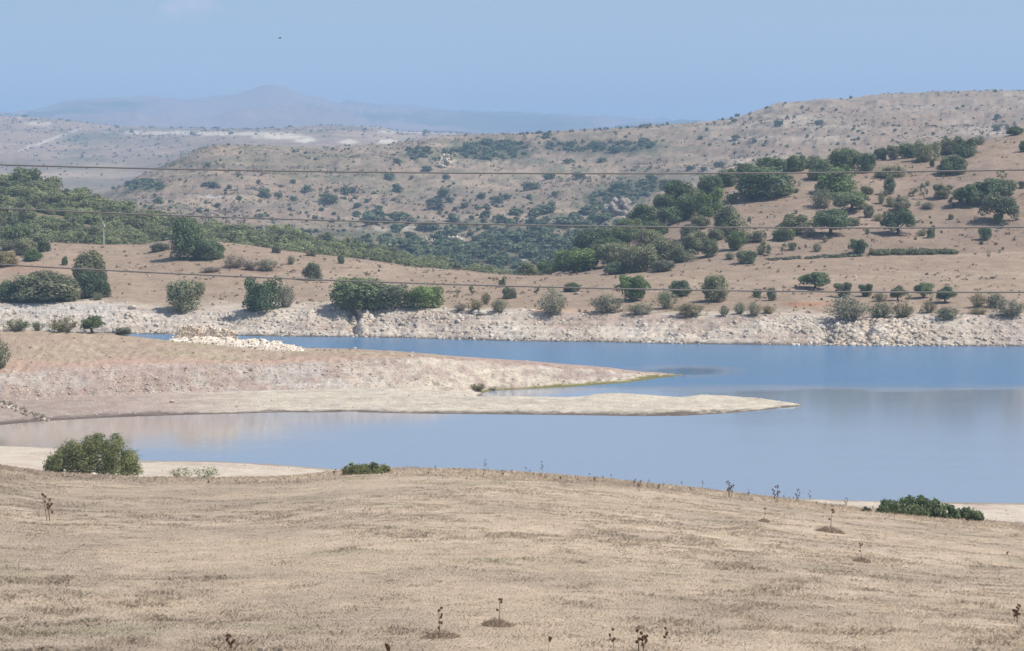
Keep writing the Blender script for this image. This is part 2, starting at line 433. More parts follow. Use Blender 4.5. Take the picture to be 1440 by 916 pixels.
# valley hill
s = seg('H1', 'J0')
n1 = fbm(Xg[s] / 140, Yg[s] / 140, 70, 5); n2 = fbm(Xg[s] / 30, Yg[s] / 40, 71, 5); n3 = fbm(Xg[s] / 7, Yg[s] / 9, 72, 4)
n4 = fbm(Xg[s] / 60, Zg[s] / 4.0, 73, 4)
C[s] = mixc(np.broadcast_to(rgb(.30, .23, .167), n1.shape + (3,)), rgb(.355, .278, .205), sstep(-.2, .4, n1 + .5 * n2))
C[s] = mixc(C[s], rgb(.215, .18, .14), sstep(-.1, .4, n4 + .6 * n3) * .62)
C[s] = mixc(C[s], rgb(.165, .165, .10), sstep(-.05, .45, n2 + .6 * n3 - .1 - .3 * sstep(930, 1040, PX[s])) * .68)
kmesa = sstep(940, 1060, PX[s])
C[s] = mixc(C[s], rgb(.50, .42, .33), sstep(.05, .45, n4 + .3 * n3) * .6 * kmesa)
C[s] = mixc(C[s], rgb(.14, .14, .085), sstep(.6, .95, sstep(262, 345, PY[s]) * (1 - sstep(860, 960, PX[s])) + .45 * n2 + .3 * n3) * .8)
for a in ((690, 212, 60, 15, (.105, .115, .07), .85, 74), (845, 207, 85, 11, (.13, .12, .08), .8, 75), (905, 210, 30, 9, (.11, .12, .07), .7, 79), (600, 218, 50, 12, (.17, .16, .095), .7, 76), (430, 226, 90, 12, (.20, .175, .115), .6, 77),
          (860, 280, 50, 15, (.12, .13, .08), .85, 78), (205, 262, 30, 8, (.09, .12, .06), .8, 86), (900, 262, 40, 10, (.11, .12, .07), .8, 87), (250, 225, 24, 12, (.17, .15, .095), .6, 88)):
    patch(s, *a)
for a in ((627, 226, 9, 10, (.66, .56, .40), .9, 80), (872, 292, 20, 11, (.50, .46, .42), .85, 81), (622, 337, 26, 3.5, (.62, .57, .50), .9, 82), (570, 322, 60, 3, (.50, .45, .37), .55, 83), (735, 368, 8, 5, (.58, .53, .46), .6, 84),
          (800, 345, 12, 6, (.50, .42, .33), .7, 85), (300, 277, 20, 1.6, (.60, .55, .50), .7, 89)):
    patch(s, *a)
# plateau beyond the valley
s = seg('J0', 'K0')
n1 = fbm(Xg[s] / 500, Yg[s] / 500, 90, 5); n2 = fbm(Xg[s] / 80, Yg[s] / 120, 91, 5)
n4 = fbm(Xg[s] / 260, Zg[s] / 7.0, 92, 4)
C[s] = mixc(np.broadcast_to(rgb(.36, .27, .195), n1.shape + (3,)), rgb(.26, .21, .15), sstep(-.1, .4, n1 + .4 * n2))
C[s] = mixc(C[s], rgb(.14, .145, .09), sstep(.1, .5, n2 - .1) * .6)
C[s] = mixc(C[s], rgb(.48, .38, .27), sstep(.1, .5, n4) * .5)
for a in ((235, 187, 70, 2.2, (.66, .585, .46), .8, 93), (345, 189, 60, 2.2, (.68, .60, .47), .9, 94), (400, 193, 40, 2.2, (.70, .62, .48), .9, 95), (430, 198, 18, 2.5, (.70, .62, .48), .9, 96), (495, 200, 14, 3.0, (.70, .62, .46), .9, 97),
          (545, 200, 12, 2.8, (.70, .62, .46), .8, 98), (600, 186, 80, 2.0, (.66, .58, .44), .8, 99), (52, 174, 16, 2.6, (.64, .54, .42), .8, 100), (28, 166, 6, 1.6, (.60, .52, .40), .7, 101)):
    patch(s, *a, 10.0)
patch(s, 75, 195, 42, 1.5, (.62, .55, .45), .8, 102, 10.0, .8, -.34)
patch(s, 130, 196, 40, 10, (.15, .16, .10), .6, 103, 12.0)
# mountain
s = seg('K0', 'K2')
n1 = fbm(Xg[s] / 700, Yg[s] / 700, 105, 5); n2 = fbm(Xg[s] / 180, Yg[s] / 180, 106, 4)
C[s] = mixc(np.broadcast_to(rgb(.30, .215, .17), n1.shape + (3,)), rgb(.085, .10, .07), sstep(-.1, .35, n1 + .5 * n2))
C[-1] = C[-2]
C = np.clip(C, .01, .85)


# ------------------------------------------------------------------ mesh and material helpers
def mesh_np(name, V, loops, nper, mat=None, smooth=False, col=None, colname='Col'):
    """V (n,3), loops flat index array, nper: vertices per face (int or array)"""
    me = bpy.data.meshes.new(name)
    V = np.ascontiguousarray(V, dtype=np.float32)
    loops = np.ascontiguousarray(loops, dtype=np.int32).ravel()
    if np.isscalar(nper):
        nf = len(loops) // nper
        starts = np.arange(nf, dtype=np.int32) * nper
    else:
        nper = np.asarray(nper, dtype=np.int32)
        nf = len(nper)
        starts = np.concatenate([[0], np.cumsum(nper)[:-1]]).astype(np.int32)
    me.vertices.add(len(V)); me.vertices.foreach_set('co', V.ravel())
    me.loops.add(len(loops)); me.loops.foreach_set('vertex_index', loops)
    me.polygons.add(nf); me.polygons.foreach_set('loop_start', starts)
    if smooth:
        me.polygons.foreach_set('use_smooth', np.ones(nf, dtype=bool))
    me.update(calc_edges=True)
    if col is not None:
        a = me.attributes.new(colname, 'FLOAT_COLOR', 'POINT')
        c4 = np.ones((len(V), 4), dtype=np.float32)
        c4[:, :3] = col if np.ndim(col) == 2 else np.asarray(col)[:, None]
        a.data.foreach_set('color', c4.ravel())
    if mat:
        me.materials.append(mat)
    return me


def link(name, me, parent=None, label=None, cat=None, group=None, kind=None):
    o = bpy.data.objects.new(name, me)
    COL.objects.link(o)
    if parent:
        o.parent = parent
    tag(o, label, cat, group, kind)
    return o


def tag(o, label=None, cat=None, group=None, kind=None):
    for k, v in (('label', label), ('category', cat), ('group', group), ('kind', kind)):
        if v:
            o[k] = v


def empty(name, loc, label, cat, group=None, rz=0.0):
    o = bpy.data.objects.new(name, None)
    o.empty_display_size = 0.2
    COL.objects.link(o)
    o.location = loc
    o.rotation_euler = (0, 0, rz)
    tag(o, label, cat, group)
    return o


class Nd:
    def __init__(s, name):
        s.m = bpy.data.materials.new(name)
        s.m.use_nodes = True
        s.t = s.m.node_tree
        s.t.nodes.clear()
        s.out = s.n('ShaderNodeOutputMaterial')

    def n(s, kind, **kw):
        x = s.t.nodes.new(kind)
        for k, v in kw.items():
            setattr(x, k, v)
        return x

    def l(s, a, b):
        s.t.links.new(a, b)

    def noise(s, vec, scale, detail=4, rough=.6):
        x = s.n('ShaderNodeTexNoise')
        x.inputs['Scale'].default_value = scale
        x.inputs['Detail'].default_value = detail
        x.inputs['Roughness'].default_value = rough
        s.l(vec, x.inputs['Vector'])
        return x

    def ramp(s, fac, stops):
        x = s.n('ShaderNodeValToRGB')
        e = x.color_ramp.elements
        while len(e) < len(stops):
            e.new(0.5)
        for i, (p, c) in enumerate(stops):
            e[i].position = p
            e[i].color = (c, c, c, 1) if np.isscalar(c) else (*c, 1)
        s.l(fac, x.inputs[0])
        return x

    def mul(s, a, b, fac=1.0, mode='MULTIPLY'):
        x = s.n('ShaderNodeMix', data_type='RGBA', blend_type=mode)
        x.inputs[0].default_value = fac
        for v, i in ((a, 6), (b, 7)):
            if isinstance(v, (tuple, list)):
                x.inputs[i].default_value = (*v, 1)
            else:
                s.l(v, x.inputs[i])
        return x.outputs[2]

    def bsdf(s, col, rough=.9, spec=.2):
        b = s.n('ShaderNodeBsdfPrincipled')
        if isinstance(col, (tuple, list)):
            b.inputs['Base Color'].default_value = (*col, 1)
        else:
            s.l(col, b.inputs['Base Color'])
        b.inputs['Roughness'].default_value = rough
        b.inputs['Specular IOR Level'].default_value = spec
        s.l(b.outputs[0], s.out.inputs[0])
        return b


def ground_mat(name, fine, coarse, bump_d, lo=.78, hi=1.2):
    m = Nd(name)
    pos = m.n('ShaderNodeNewGeometry').outputs['Position']
    at = m.n('ShaderNodeAttribute', attribute_name='Col').outputs['Color']
    f = m.noise(pos, fine, 6, .65)
    c = m.noise(pos, coarse, 4, .6)
    c1 = m.mul(at, m.ramp(f.outputs[0], [(.3, lo), (.7, hi)]).outputs[0])
    c2 = m.mul(c1, m.ramp(c.outputs[0], [(.35, .88), (.65, 1.1)]).outputs[0])
    b = m.bsdf(c2, .95, .1)
    bp = m.n('ShaderNodeBump')
    bp.inputs['Strength'].default_value = .9
    bp.inputs['Distance'].default_value = bump_d
    m.l(f.outputs[0], bp.inputs['Height'])
    m.l(bp.outputs[0], b.inputs['Normal'])
    return m.m


def terrain_piece(name, a, b, mat, label, cat, smooth=True):
    r0, r1 = R[a], R[b] + 1
    V = np.stack([Xg[r0:r1], Yg[r0:r1], Zg[r0:r1]], -1).reshape(-1, 3)
    nr = r1 - r0
    idx = np.arange(nr * NC).reshape(nr, NC)
    q = np.stack([idx[:-1, :-1], idx[:-1, 1:], idx[1:, 1:], idx[1:, :-1]], -1).reshape(-1)
    me = mesh_np(name, V, q, 4, mat, smooth, C[r0:r1].reshape(-1, 3))
    return link(name, me, None, label, cat, None, 'structure')


terrain_piece('field', 'A0', 'A5', ground_mat('dry_field', 9, 1.2, .05), 'dry straw coloured grass field in front of the lake', 'field')
terrain_piece('beach', 'A5', 'B0', ground_mat('beach_sand', 4, .6, .06), 'pale sandy beach between the field and the water', 'beach')
terrain_piece('spit', 'B0', 'C1', ground_mat('spit_gravel', 3.5, .5, .10, .7, 1.22), 'low cream gravel spit reaching into the lake', 'spit')
terrain_piece('peninsula', 'C1', 'C5', ground_mat('peninsula_earth', 3.0, .45, .14, .7, 1.22), 'grassy peninsula with pale stony bank', 'peninsula')
terrain_piece('lake_bed', 'C5', 'D0', ground_mat('lake_mud', 3.0, .45, .05), 'lake bed under the water', 'ground')
terrain_piece('shore_bank', 'D0', 'D2', ground_mat('bank_rock', 2.0, .35, .3, .72, 1.2), 'pale rocky bank along the opposite shore', 'shore', True)
terrain_piece('pasture', 'D2', 'E1', ground_mat('pasture_earth', 1.6, .22, .15), 'tan pasture above the rocky bank', 'field')
terrain_piece('hillside', 'E1', 'F', ground_mat('hillside_earth', 1.2, .14, .2), 'tan hillside dotted with oaks', 'hill')
terrain_piece('wooded_hill', 'F', 'H1', ground_mat('wooded_earth', 1.0, .12, .2), 'green wooded hill', 'hill')
terrain_piece('valley_hill', 'H1', 'J0', ground_mat('valley_earth', .35, .05, .8), 'wide tan hill with scrub across the valley', 'hill')
terrain_piece('plateau', 'J0', 'K0', ground_mat('plateau_earth', .08, .012, 3), 'hazy plateau with pale cuts', 'hill')
terrain_piece('mountain', 'K0', 'K2', ground_mat('mountain_earth', .02, .004, 12), 'blue hazy mountain on the horizon', 'mountain')

# ------------------------------------------------------------------ water
m = Nd('lake_water')
pos = m.n('ShaderNodeNewGeometry').outputs['Position']
mp = m.n('ShaderNodeMapping')
mp.inputs['Scale'].default_value = (.035, .10, 1)
m.l(pos, mp.inputs[0])
big = m.noise(mp.outputs[0], 1.0, 4, .55)
sx = m.n('ShaderNodeSeparateXYZ'); m.l(pos, sx.inputs[0])


def mathn(op, a, b=None, clamp=False):
    x = m.n('ShaderNodeMath', operation=op)
    x.use_clamp = clamp
    for v, i in ((a, 0), (b, 1)):
        if v is None:
            continue
        if isinstance(v, (int, float)):
            x.inputs[i].default_value = v
        else:
            m.l(v, x.inputs[i])
    return x.outputs[0]


# the breeze: ruffled water beyond a line across the lake, glassy on this side and in the lee of the point
wob = mathn('MULTIPLY', mathn('SUBTRACT', big.outputs[0], .5), 26.0)
yy = mathn('ADD', sx.outputs[1], wob)
ruf = m.n('ShaderNodeMapRange'); ruf.interpolation_type = 'SMOOTHSTEP'
ruf.inputs[1].default_value = WIND0 = 373.0; ruf.inputs[2].default_value = 389.0
m.l(yy, ruf.inputs[0])
lx = mathn('DIVIDE', mathn('SUBTRACT', sx.outputs[0], 31.0), 12.0)
ly = mathn('DIVIDE', mathn('SUBTRACT', sx.outputs[1], 411.0), 13.0)
lee = m.n('ShaderNodeMapRange'); lee.interpolation_type = 'SMOOTHSTEP'
lee.inputs[1].default_value = .1; lee.inputs[2].default_value = 1.5
m.l(mathn('ADD', mathn('ADD', mathn('MULTIPLY', lx, lx), mathn('MULTIPLY', ly, ly)), mathn('MULTIPLY', mathn('SUBTRACT', big.outputs[0], .5), 1.2)), lee.inputs[0])
lee2 = m.n('ShaderNodeMapRange'); lee2.interpolation_type = 'SMOOTHSTEP'      # the last metres under the bank stay calmer
ruffle = mathn('MULTIPLY', ruf.outputs[0], lee.outputs[0])
wv = m.n('ShaderNodeMapping'); wv.inputs['Scale'].default_value = (.55, 1.5, 1)
m.l(pos, wv.inputs[0])
w1 = m.noise(wv.outputs[0], 1.0, 3, .6)
w2 = m.noise(pos, 2.6, 3, .6)
hgt = mathn('ADD', mathn('MULTIPLY', w1.outputs[0], .6), mathn('MULTIPLY', w2.outputs[0], .4))
bp = m.n('ShaderNodeBump')
bp.inputs['Distance'].default_value = .24
m.l(hgt, bp.inputs['Height'])
st_ = m.n('ShaderNodeMapping'); st_.inputs['Scale'].default_value = (.012, .16, 1)
m.l(pos, st_.inputs[0])
band = m.noise(st_.outputs[0], 1.0, 4, .6)
bnd = m.ramp(band.outputs[0], [(.42, 0.0), (.68, 1.0)])
m.l(mathn('ADD', mathn('MULTIPLY', ruffle, .95), mathn('ADD', mathn('MULTIPLY', bnd.outputs[0], .05), .010)), bp.inputs['Strength'])
clear = m.n('ShaderNodeMix', data_type='RGBA')
clear.inputs[6].default_value = (.245, .295, .365, 1); clear.inputs[7].default_value = (.095, .205, .345, 1)  # sky reflection painted into the base: pale where calm, deeper blue where ruffled
m.l(ruf.outputs[0], clear.inputs[0])
murk_refl = m.n('ShaderNodeMapRange'); murk_refl.interpolation_type = 'SMOOTHSTEP'  # beige ellipse: shallow silt plus the bank's reflection painted into the water colour
murk_refl.inputs[1].default_value = 1.35; murk_refl.inputs[2].default_value = .25
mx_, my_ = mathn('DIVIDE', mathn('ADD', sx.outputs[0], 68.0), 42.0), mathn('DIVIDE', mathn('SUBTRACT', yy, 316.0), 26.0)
m.l(mathn('ADD', mathn('MULTIPLY', mx_, mx_), mathn('MULTIPLY', my_, my_)), murk_refl.inputs[0])
shal_refl = m.n('ShaderNodeMix', data_type='RGBA')
m.l(clear.outputs[2], shal_refl.inputs[6]); shal_refl.inputs[7].default_value = (.40, .34, .28, 1)
m.l(mathn('MULTIPLY', murk_refl.outputs[0], .85), shal_refl.inputs[0])
b = m.bsdf(shal_refl.outputs[2], .03, .5)
b.inputs['IOR'].default_value = 1.46
m.l(mathn('ADD', mathn('MULTIPLY', ruffle, .16), .09), b.inputs['Roughness'])
m.l(bp.outputs[0], b.inputs['Normal'])
wx = 640 * UMAX
V = np.array([[-UMAX * 240, 240, 0], [UMAX * 240, 240, 0], [UMAX * 520, 520, 0], [-UMAX * 520, 520, 0]])
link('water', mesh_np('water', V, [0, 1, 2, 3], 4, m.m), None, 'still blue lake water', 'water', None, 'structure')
# ------------------------------------------------------------------ foliage
def leaf_mat(name, col, trans=.33, var=.22):
    m = Nd(name)
    at = m.n('ShaderNodeAttribute', attribute_name='Tint').outputs['Color']
    oi = m.n('ShaderNodeObjectInfo').outputs['Random']
    c = m.mul(tuple(col), at)
    r = m.ramp(oi, [(0, (1 - var, 1 - var * .8, 1 - var * .9)), (.5, (1, 1, 1)), (1, (1 + var * 1.1, 1 + var * .8, 1 + var * .4))])
    c = m.mul(c, r.outputs[0])
    b = m.n('ShaderNodeBsdfPrincipled')
    m.l(c, b.inputs['Base Color'])
    b.inputs['Roughness'].default_value = .7
    b.inputs['Specular IOR Level'].default_value = .18
    t = m.n('ShaderNodeBsdfTranslucent')
    m.l(c, t.inputs['Color'])
    x = m.n('ShaderNodeMixShader'); x.inputs[0].default_value = trans
    m.l(b.outputs[0], x.inputs[1]); m.l(t.outputs[0], x.inputs[2])
    m.l(x.outputs[0], m.out.inputs[0])
    return m.m


LEAF = {'dark': leaf_mat('evergreen_leaf', (.180, .228, .122)), 'olive': leaf_mat('olive_leaf', (.25, .267, .162)), 'green': leaf_mat('green_leaf', (.190, .255, .100)),
        'grey': leaf_mat('grey_leaf', (.29, .29, .205)), 'dry': leaf_mat('dry_leaf', (.29, .26, .145)), 'fore': leaf_mat('lentisk_leaf', (.245, .265, .120), .3, 0),
        'wood': leaf_mat('woodland_leaf', (.215, .245, .125)), 'scrub': leaf_mat('scrub_leaf', (.165, .205, .120)), 'brush': leaf_mat('dead_brush', (.31, .27, .22))}


def simple_mat(name, col, nscale=6.0, lo=.7, hi=1.25, rough=.85, objvar=0.0, spec=.2):
    m = Nd(name)
    g = m.n('ShaderNodeTexCoord').outputs['Object']
    f = m.noise(g, nscale, 5, .6)
    c = m.mul(tuple(col), m.ramp(f.outputs[0], [(.3, lo), (.7, hi)]).outputs[0])
    if objvar:
        oi = m.n('ShaderNodeObjectInfo').outputs['Random']
        c = m.mul(c, m.ramp(oi, [(0, 1 - objvar), (1, 1 + objvar)]).outputs[0])
    m.bsdf(c, rough, spec)
    return m.m


BARK = simple_mat('bark', (.115, .092, .070), 9)


def rnd(seed):
    return np.random.default_rng(seed)


def unit(v):
    return v / np.maximum(np.linalg.norm(v, axis=-1, keepdims=True), 1e-9)


def quads(c, nrm, up, sl, sw):
    """leaf diamonds: centre, normal, long axis hint, half length, half width"""
    a = unit(up - nrm * np.sum(up * nrm, -1, keepdims=True))
    b = np.cross(nrm, a)
    V = np.stack([c - a * sl[:, None], c + b * sw[:, None], c + a * sl[:, None], c - b * sw[:, None]], 1)
    return V.reshape(-1, 3)


def leaves_on_lobes(g, lobes, n, size, shell=.78, floor=.015, elong=1.5, upb=.25, jit=.10):
    cen = np.array([l[0] for l in lobes]); rad = np.array([l[1] for l in lobes])
    p = rad.prod(1) ** (2 / 3); p /= p.sum()
    k = g.choice(len(lobes), n, p=p)
    d = unit(g.normal(size=(n, 3)) + [0, 0, upb])
    r = shell + (1 - shell) * g.random(n) ** .7
    r *= 1 + jit * g.normal(size=n)
    pos = cen[k] + d * rad[k] * r[:, None]
    keep = pos[:, 2] > floor
    pos, d, k = pos[keep], d[keep], k[keep]
    n = len(pos)
    nrm = unit(d + .5 * g.normal(size=(n, 3)))
    up = g.normal(size=(n, 3)) + [0, 0, .8]
    s = size * (.6 + .8 * g.random(n))
    V = quads(pos, nrm, up, s * elong * .6, s * .5)
    lt = .72 + .56 * g.random(len(lobes))
    t = lt[k] * (.78 + .44 * g.random(n))
    return V, np.repeat(t, 4)


def crown_geo(kind, seed, n, size):
    g = rnd(seed)
    lobes = []
    if kind == 'dome':
        for i in range(34):
            th = g.random() * 6.283; rr = math.sqrt(g.random()) * .40
            h = .98 * math.sqrt(max(1 - (rr / .54) ** 2, .05))
            z = h * (.06 + .80 * g.random() ** .7)
            s = .11 + .08 * g.random()
            lobes.append(((rr * math.cos(th), rr * math.sin(th), max(z, .12)), (s, s, s * 1.15)))
        lobes.append(((0, 0, .36), (.42, .42, .50)))
    elif kind == 'lump':                             # several heads of unequal height
        lobes.append(((0, 0, .28), (.44, .44, .34)))
        for q in range(5):
            cx, cy = g.uniform(-.34, .34), g.uniform(-.34, .34)
            hh = g.uniform(.55, 1.0)
            for i in range(9):
                th = g.random() * 6.283; rr = g.random() * .17
                s = .10 + .08 * g.random()
                lobes.append(((cx + rr * math.cos(th), cy + rr * math.sin(th), hh * (.12 + .74 * g.random())), (s, s, s * 1.3)))
    elif kind == 'oak':
        lobes.append(((0, 0, .60), (.36, .36, .24)))
        for i in range(26):
            th = g.random() * 6.283; rr = math.sqrt(g.random()) * .40
            z = .56 + .33 * math.sqrt(max(1 - (rr / .46) ** 2, 0)) * g.uniform(-.7, 1)
            s = .095 + .075 * g.random()
            lobes.append(((rr * math.cos(th), rr * math.sin(th), z - .16 * (rr > .28) * g.random()), (s, s, s * 1.0)))
    elif kind == 'tree':
        lobes.append(((0, 0, .50), (.36, .36, .38)))
        for i in range(28):
            th = g.random() * 6.283; z = g.uniform(.14, .88)
            rr = .42 * math.sin(math.pi * min(max((z + .05) / 1.08, .05), .95)) ** .6 * math.sqrt(g.random())
            s = .095 + .08 * g.random()
            lobes.append(((rr * math.cos(th), rr * math.sin(th), z), (s, s, s * 1.1)))
    elif kind == 'sparse':
        for i in range(13):
            th = g.random() * 6.283; z = g.uniform(.22, .92)
            rr = .40 * math.sqrt(g.random())
            s = .06 + .075 * g.random()
            lobes.append(((rr * math.cos(th), rr * math.sin(th), z), (s, s, s * 1.2)))
    if kind in ('spray', 'wisp'):
        nt = 70 if kind == 'spray' else 30
        per = n // nt
        P0, T0, NN, UU = [], [], [], []
        for i in range(nt):
            th = g.random() * 6.283
            lean = g.random() ** .8
            top = np.array([math.cos(th) * .5 * lean, math.sin(th) * .5 * lean, (1 - .55 * lean ** 2) * g.uniform(.75, 1.0)])
            base = np.array([math.cos(th) * .16 * g.random(), math.sin(th) * .16 * g.random(), 0])
            t = g.random(per) ** .75
            bend = np.array([math.cos(th), math.sin(th), 0]) * .10
            pos = base + (top - base) * t[:, None] + bend * (t * (1 - t) * 2)[:, None] * (1 - lean) + g.normal(size=(per, 3)) * .035
            P0.append(pos); T0.append(np.full(per, .7 + .6 * g.random()) * (.8 + .4 * g.random(per)))
            NN.append(unit(g.normal(size=(per, 3)) + [0, 0, .4])); UU.append(np.tile(top - base, (per, 1)) + .4 * g.normal(size=(per, 3)))
        pos = np.concatenate(P0); keep = pos[:, 2] > .01
        t = np.concatenate(T0)[keep]; pos = pos[keep]
        s = size * (.6 + .8 * g.random(len(pos)))
        V = quads(pos, np.concatenate(NN)[keep], np.concatenate(UU)[keep], s * 1.0, s * .34)
        return V, np.repeat(t, 4)
    return leaves_on_lobes(g, lobes, n, size)


def tubes(paths, sides=6):
    """paths: list of (points (k,3), radii (k,))"""
    VV, LL, off = [], [], 0
    for pts, rad in paths:
        pts = np.asarray(pts, float); k = len(pts)
        tg = unit(np.gradient(pts, axis=0))
        ref = np.where(np.abs(tg[:, 2:3]) > .9, [[1., 0, 0]], [[0, 0, 1.]])
        a = unit(np.cross(tg, ref)); b = np.cross(tg, a)
        an = np.arange(sides) / sides * 2 * math.pi
        ring = pts[:, None] + (a[:, None] * np.cos(an)[None, :, None] + b[:, None] * np.sin(an)[None, :, None]) * np.asarray(rad)[:, None, None]
        VV.append(ring.reshape(-1, 3))
        i = np.arange(k - 1)[:, None] * sides; j = np.arange(sides)[None]; j2 = (j + 1) % sides
        LL.append(np.stack([i + j, i + j2, i + sides + j2, i + sides + j], -1).reshape(-1) + off)
        off += k * sides
    return np.concatenate(VV), np.concatenate(LL)


def trunk_geo(kind, seed):
    g = rnd(seed + 500)
    paths = []
    top = .55 if kind == 'oak' else .45
    lean = g.normal(size=2) * .03
    pts = np.array([[lean[0] * t * 3 + .012 * math.sin(9 * t + seed), lean[1] * t * 3, -.04 + t * (top + .04)] for t in np.linspace(0, 1, 7)])
    r0 = .045 if kind == 'oak' else .03
    paths.append((pts, np.linspace(r0 * 1.3, r0 * .6, 7)))
    for i in range(7):
        th = i * 2.4 + g.random(); t0 = g.uniform(.35, .95)
        b0 = pts[0] + (pts[-1] - pts[0]) * t0
        e = b0 + np.array([math.cos(th) * g.uniform(.2, .34), math.sin(th) * g.uniform(.2, .34), g.uniform(.16, .32)])
        mid = (b0 + e) / 2 + [0, 0, -.02]
        paths.append((np.array([b0, mid, e]), np.array([r0 * .5, r0 * .35, r0 * .15])))
    return tubes(paths)


PROTO = {}


def proto(kind, v):
    key = (kind, v)
    if key not in PROTO:
        n, size = {'dome': (7000, .034), 'lump': (6000, .035), 'oak': (5000, .034), 'tree': (6000, .034), 'sparse': (900, .040), 'spray': (2300, .036), 'wisp': (480, .045)}[kind]
        V, t = crown_geo(kind, 100 + 7 * v + len(kind) * 31, n, size)
        wx_, wy_ = [np.percentile(V[:, i], 99.6) - np.percentile(V[:, i], .4) for i in (0, 1)]
        V = V * [1 / wx_, 1 / wy_, 1 / np.percentile(V[:, 2], 99.7)]
        me = mesh_np(kind + '_crown', V, np.arange(len(V)), 4, LEAF['dark'], False, t, 'Tint')
        tr = None
        if kind in ('oak', 'tree', 'sparse'):
            TV, TL = trunk_geo(kind, v)
            tr = mesh_np(kind + '_trunk', TV, TL, 4, BARK, True)
        PROTO[key] = (me, tr)
    return PROTO[key]


rg = random.Random(5)


def plant(kind, mat, px, py, w, h, name, label, group=None, ylim=(0, 1e9), cat=None, sink=.03):
    x, y, z = ground(px, py, *ylim)
    sw, sh = w / F * y * 1.02, h / F * y * 1.05
    me, tr = proto(kind, rg.randrange(4))
    rz = rg.random() * 6.28
    cat = cat or name.split('_')[-1]
    z -= sink * sh
    if tr is None:
        o = link(name, me, None, label, cat, group)
        o.location = (x, y, z); o.scale = (sw, sw, sh); o.rotation_euler = (0, 0, rz)
        o.material_slots[0].link = 'OBJECT'; o.material_slots[0].material = LEAF[mat]
        return o
    r = empty(name, (x, y, z), label, cat, group, rz)
    r.scale = (sw, sw, sh)
    c = link('crown', me, r)
    c.material_slots[0].link = 'OBJECT'; c.material_slots[0].material = LEAF[mat]
    link('trunk', tr, r)
    return r


SH, HL = (470, 652), (560, 905)
G1, G2, G3 = 'trees and bushes along the opposite shore', 'oaks and bushes on the tan hillside', 'bushes on the grassy peninsula'
T = []
# --- peninsula
for a in (('spray', 'olive', 24, 461, 38, 17, 'shrub', 'low grey-green shrub at the left end of the row on the peninsula'),
          ('spray', 'olive', 53, 461, 19, 13, 'shrub', 'small round grey-green shrub between two wider ones on the peninsula'),
          ('spray', 'dry', 90, 464, 44, 20, 'shrub', 'pale yellowish bushy shrub left of the little trunked tree on the peninsula'),
          ('oak', 'dark', 130, 468, 33, 24, 'oak_tree', 'little dark tree with forked trunk at the back of the peninsula'),
          ('dome', 'grey', 174, 470, 23, 11, 'bush', 'low brownish cushion bush between little tree and ruined wall'),
          ('spray', 'olive', -2, 519, 30, 44, 'shrub', 'green shrub cut by the left picture edge on the peninsula'),
          ('wisp', 'olive', 353, 522, 7, 5, 'shrub', 'tiny green plant alone on the stony peninsula bank'),
          ('spray', 'dry', 672, 549, 28, 10, 'shrub', 'yellow-green waterside shrub where the small inlet ends'),
          ('wisp', 'dry', 694, 549, 14, 6, 'shrub', 'small straggly weed beside the yellow-green inlet shrub')):
    T.append((*a, G3, (330, 470)))
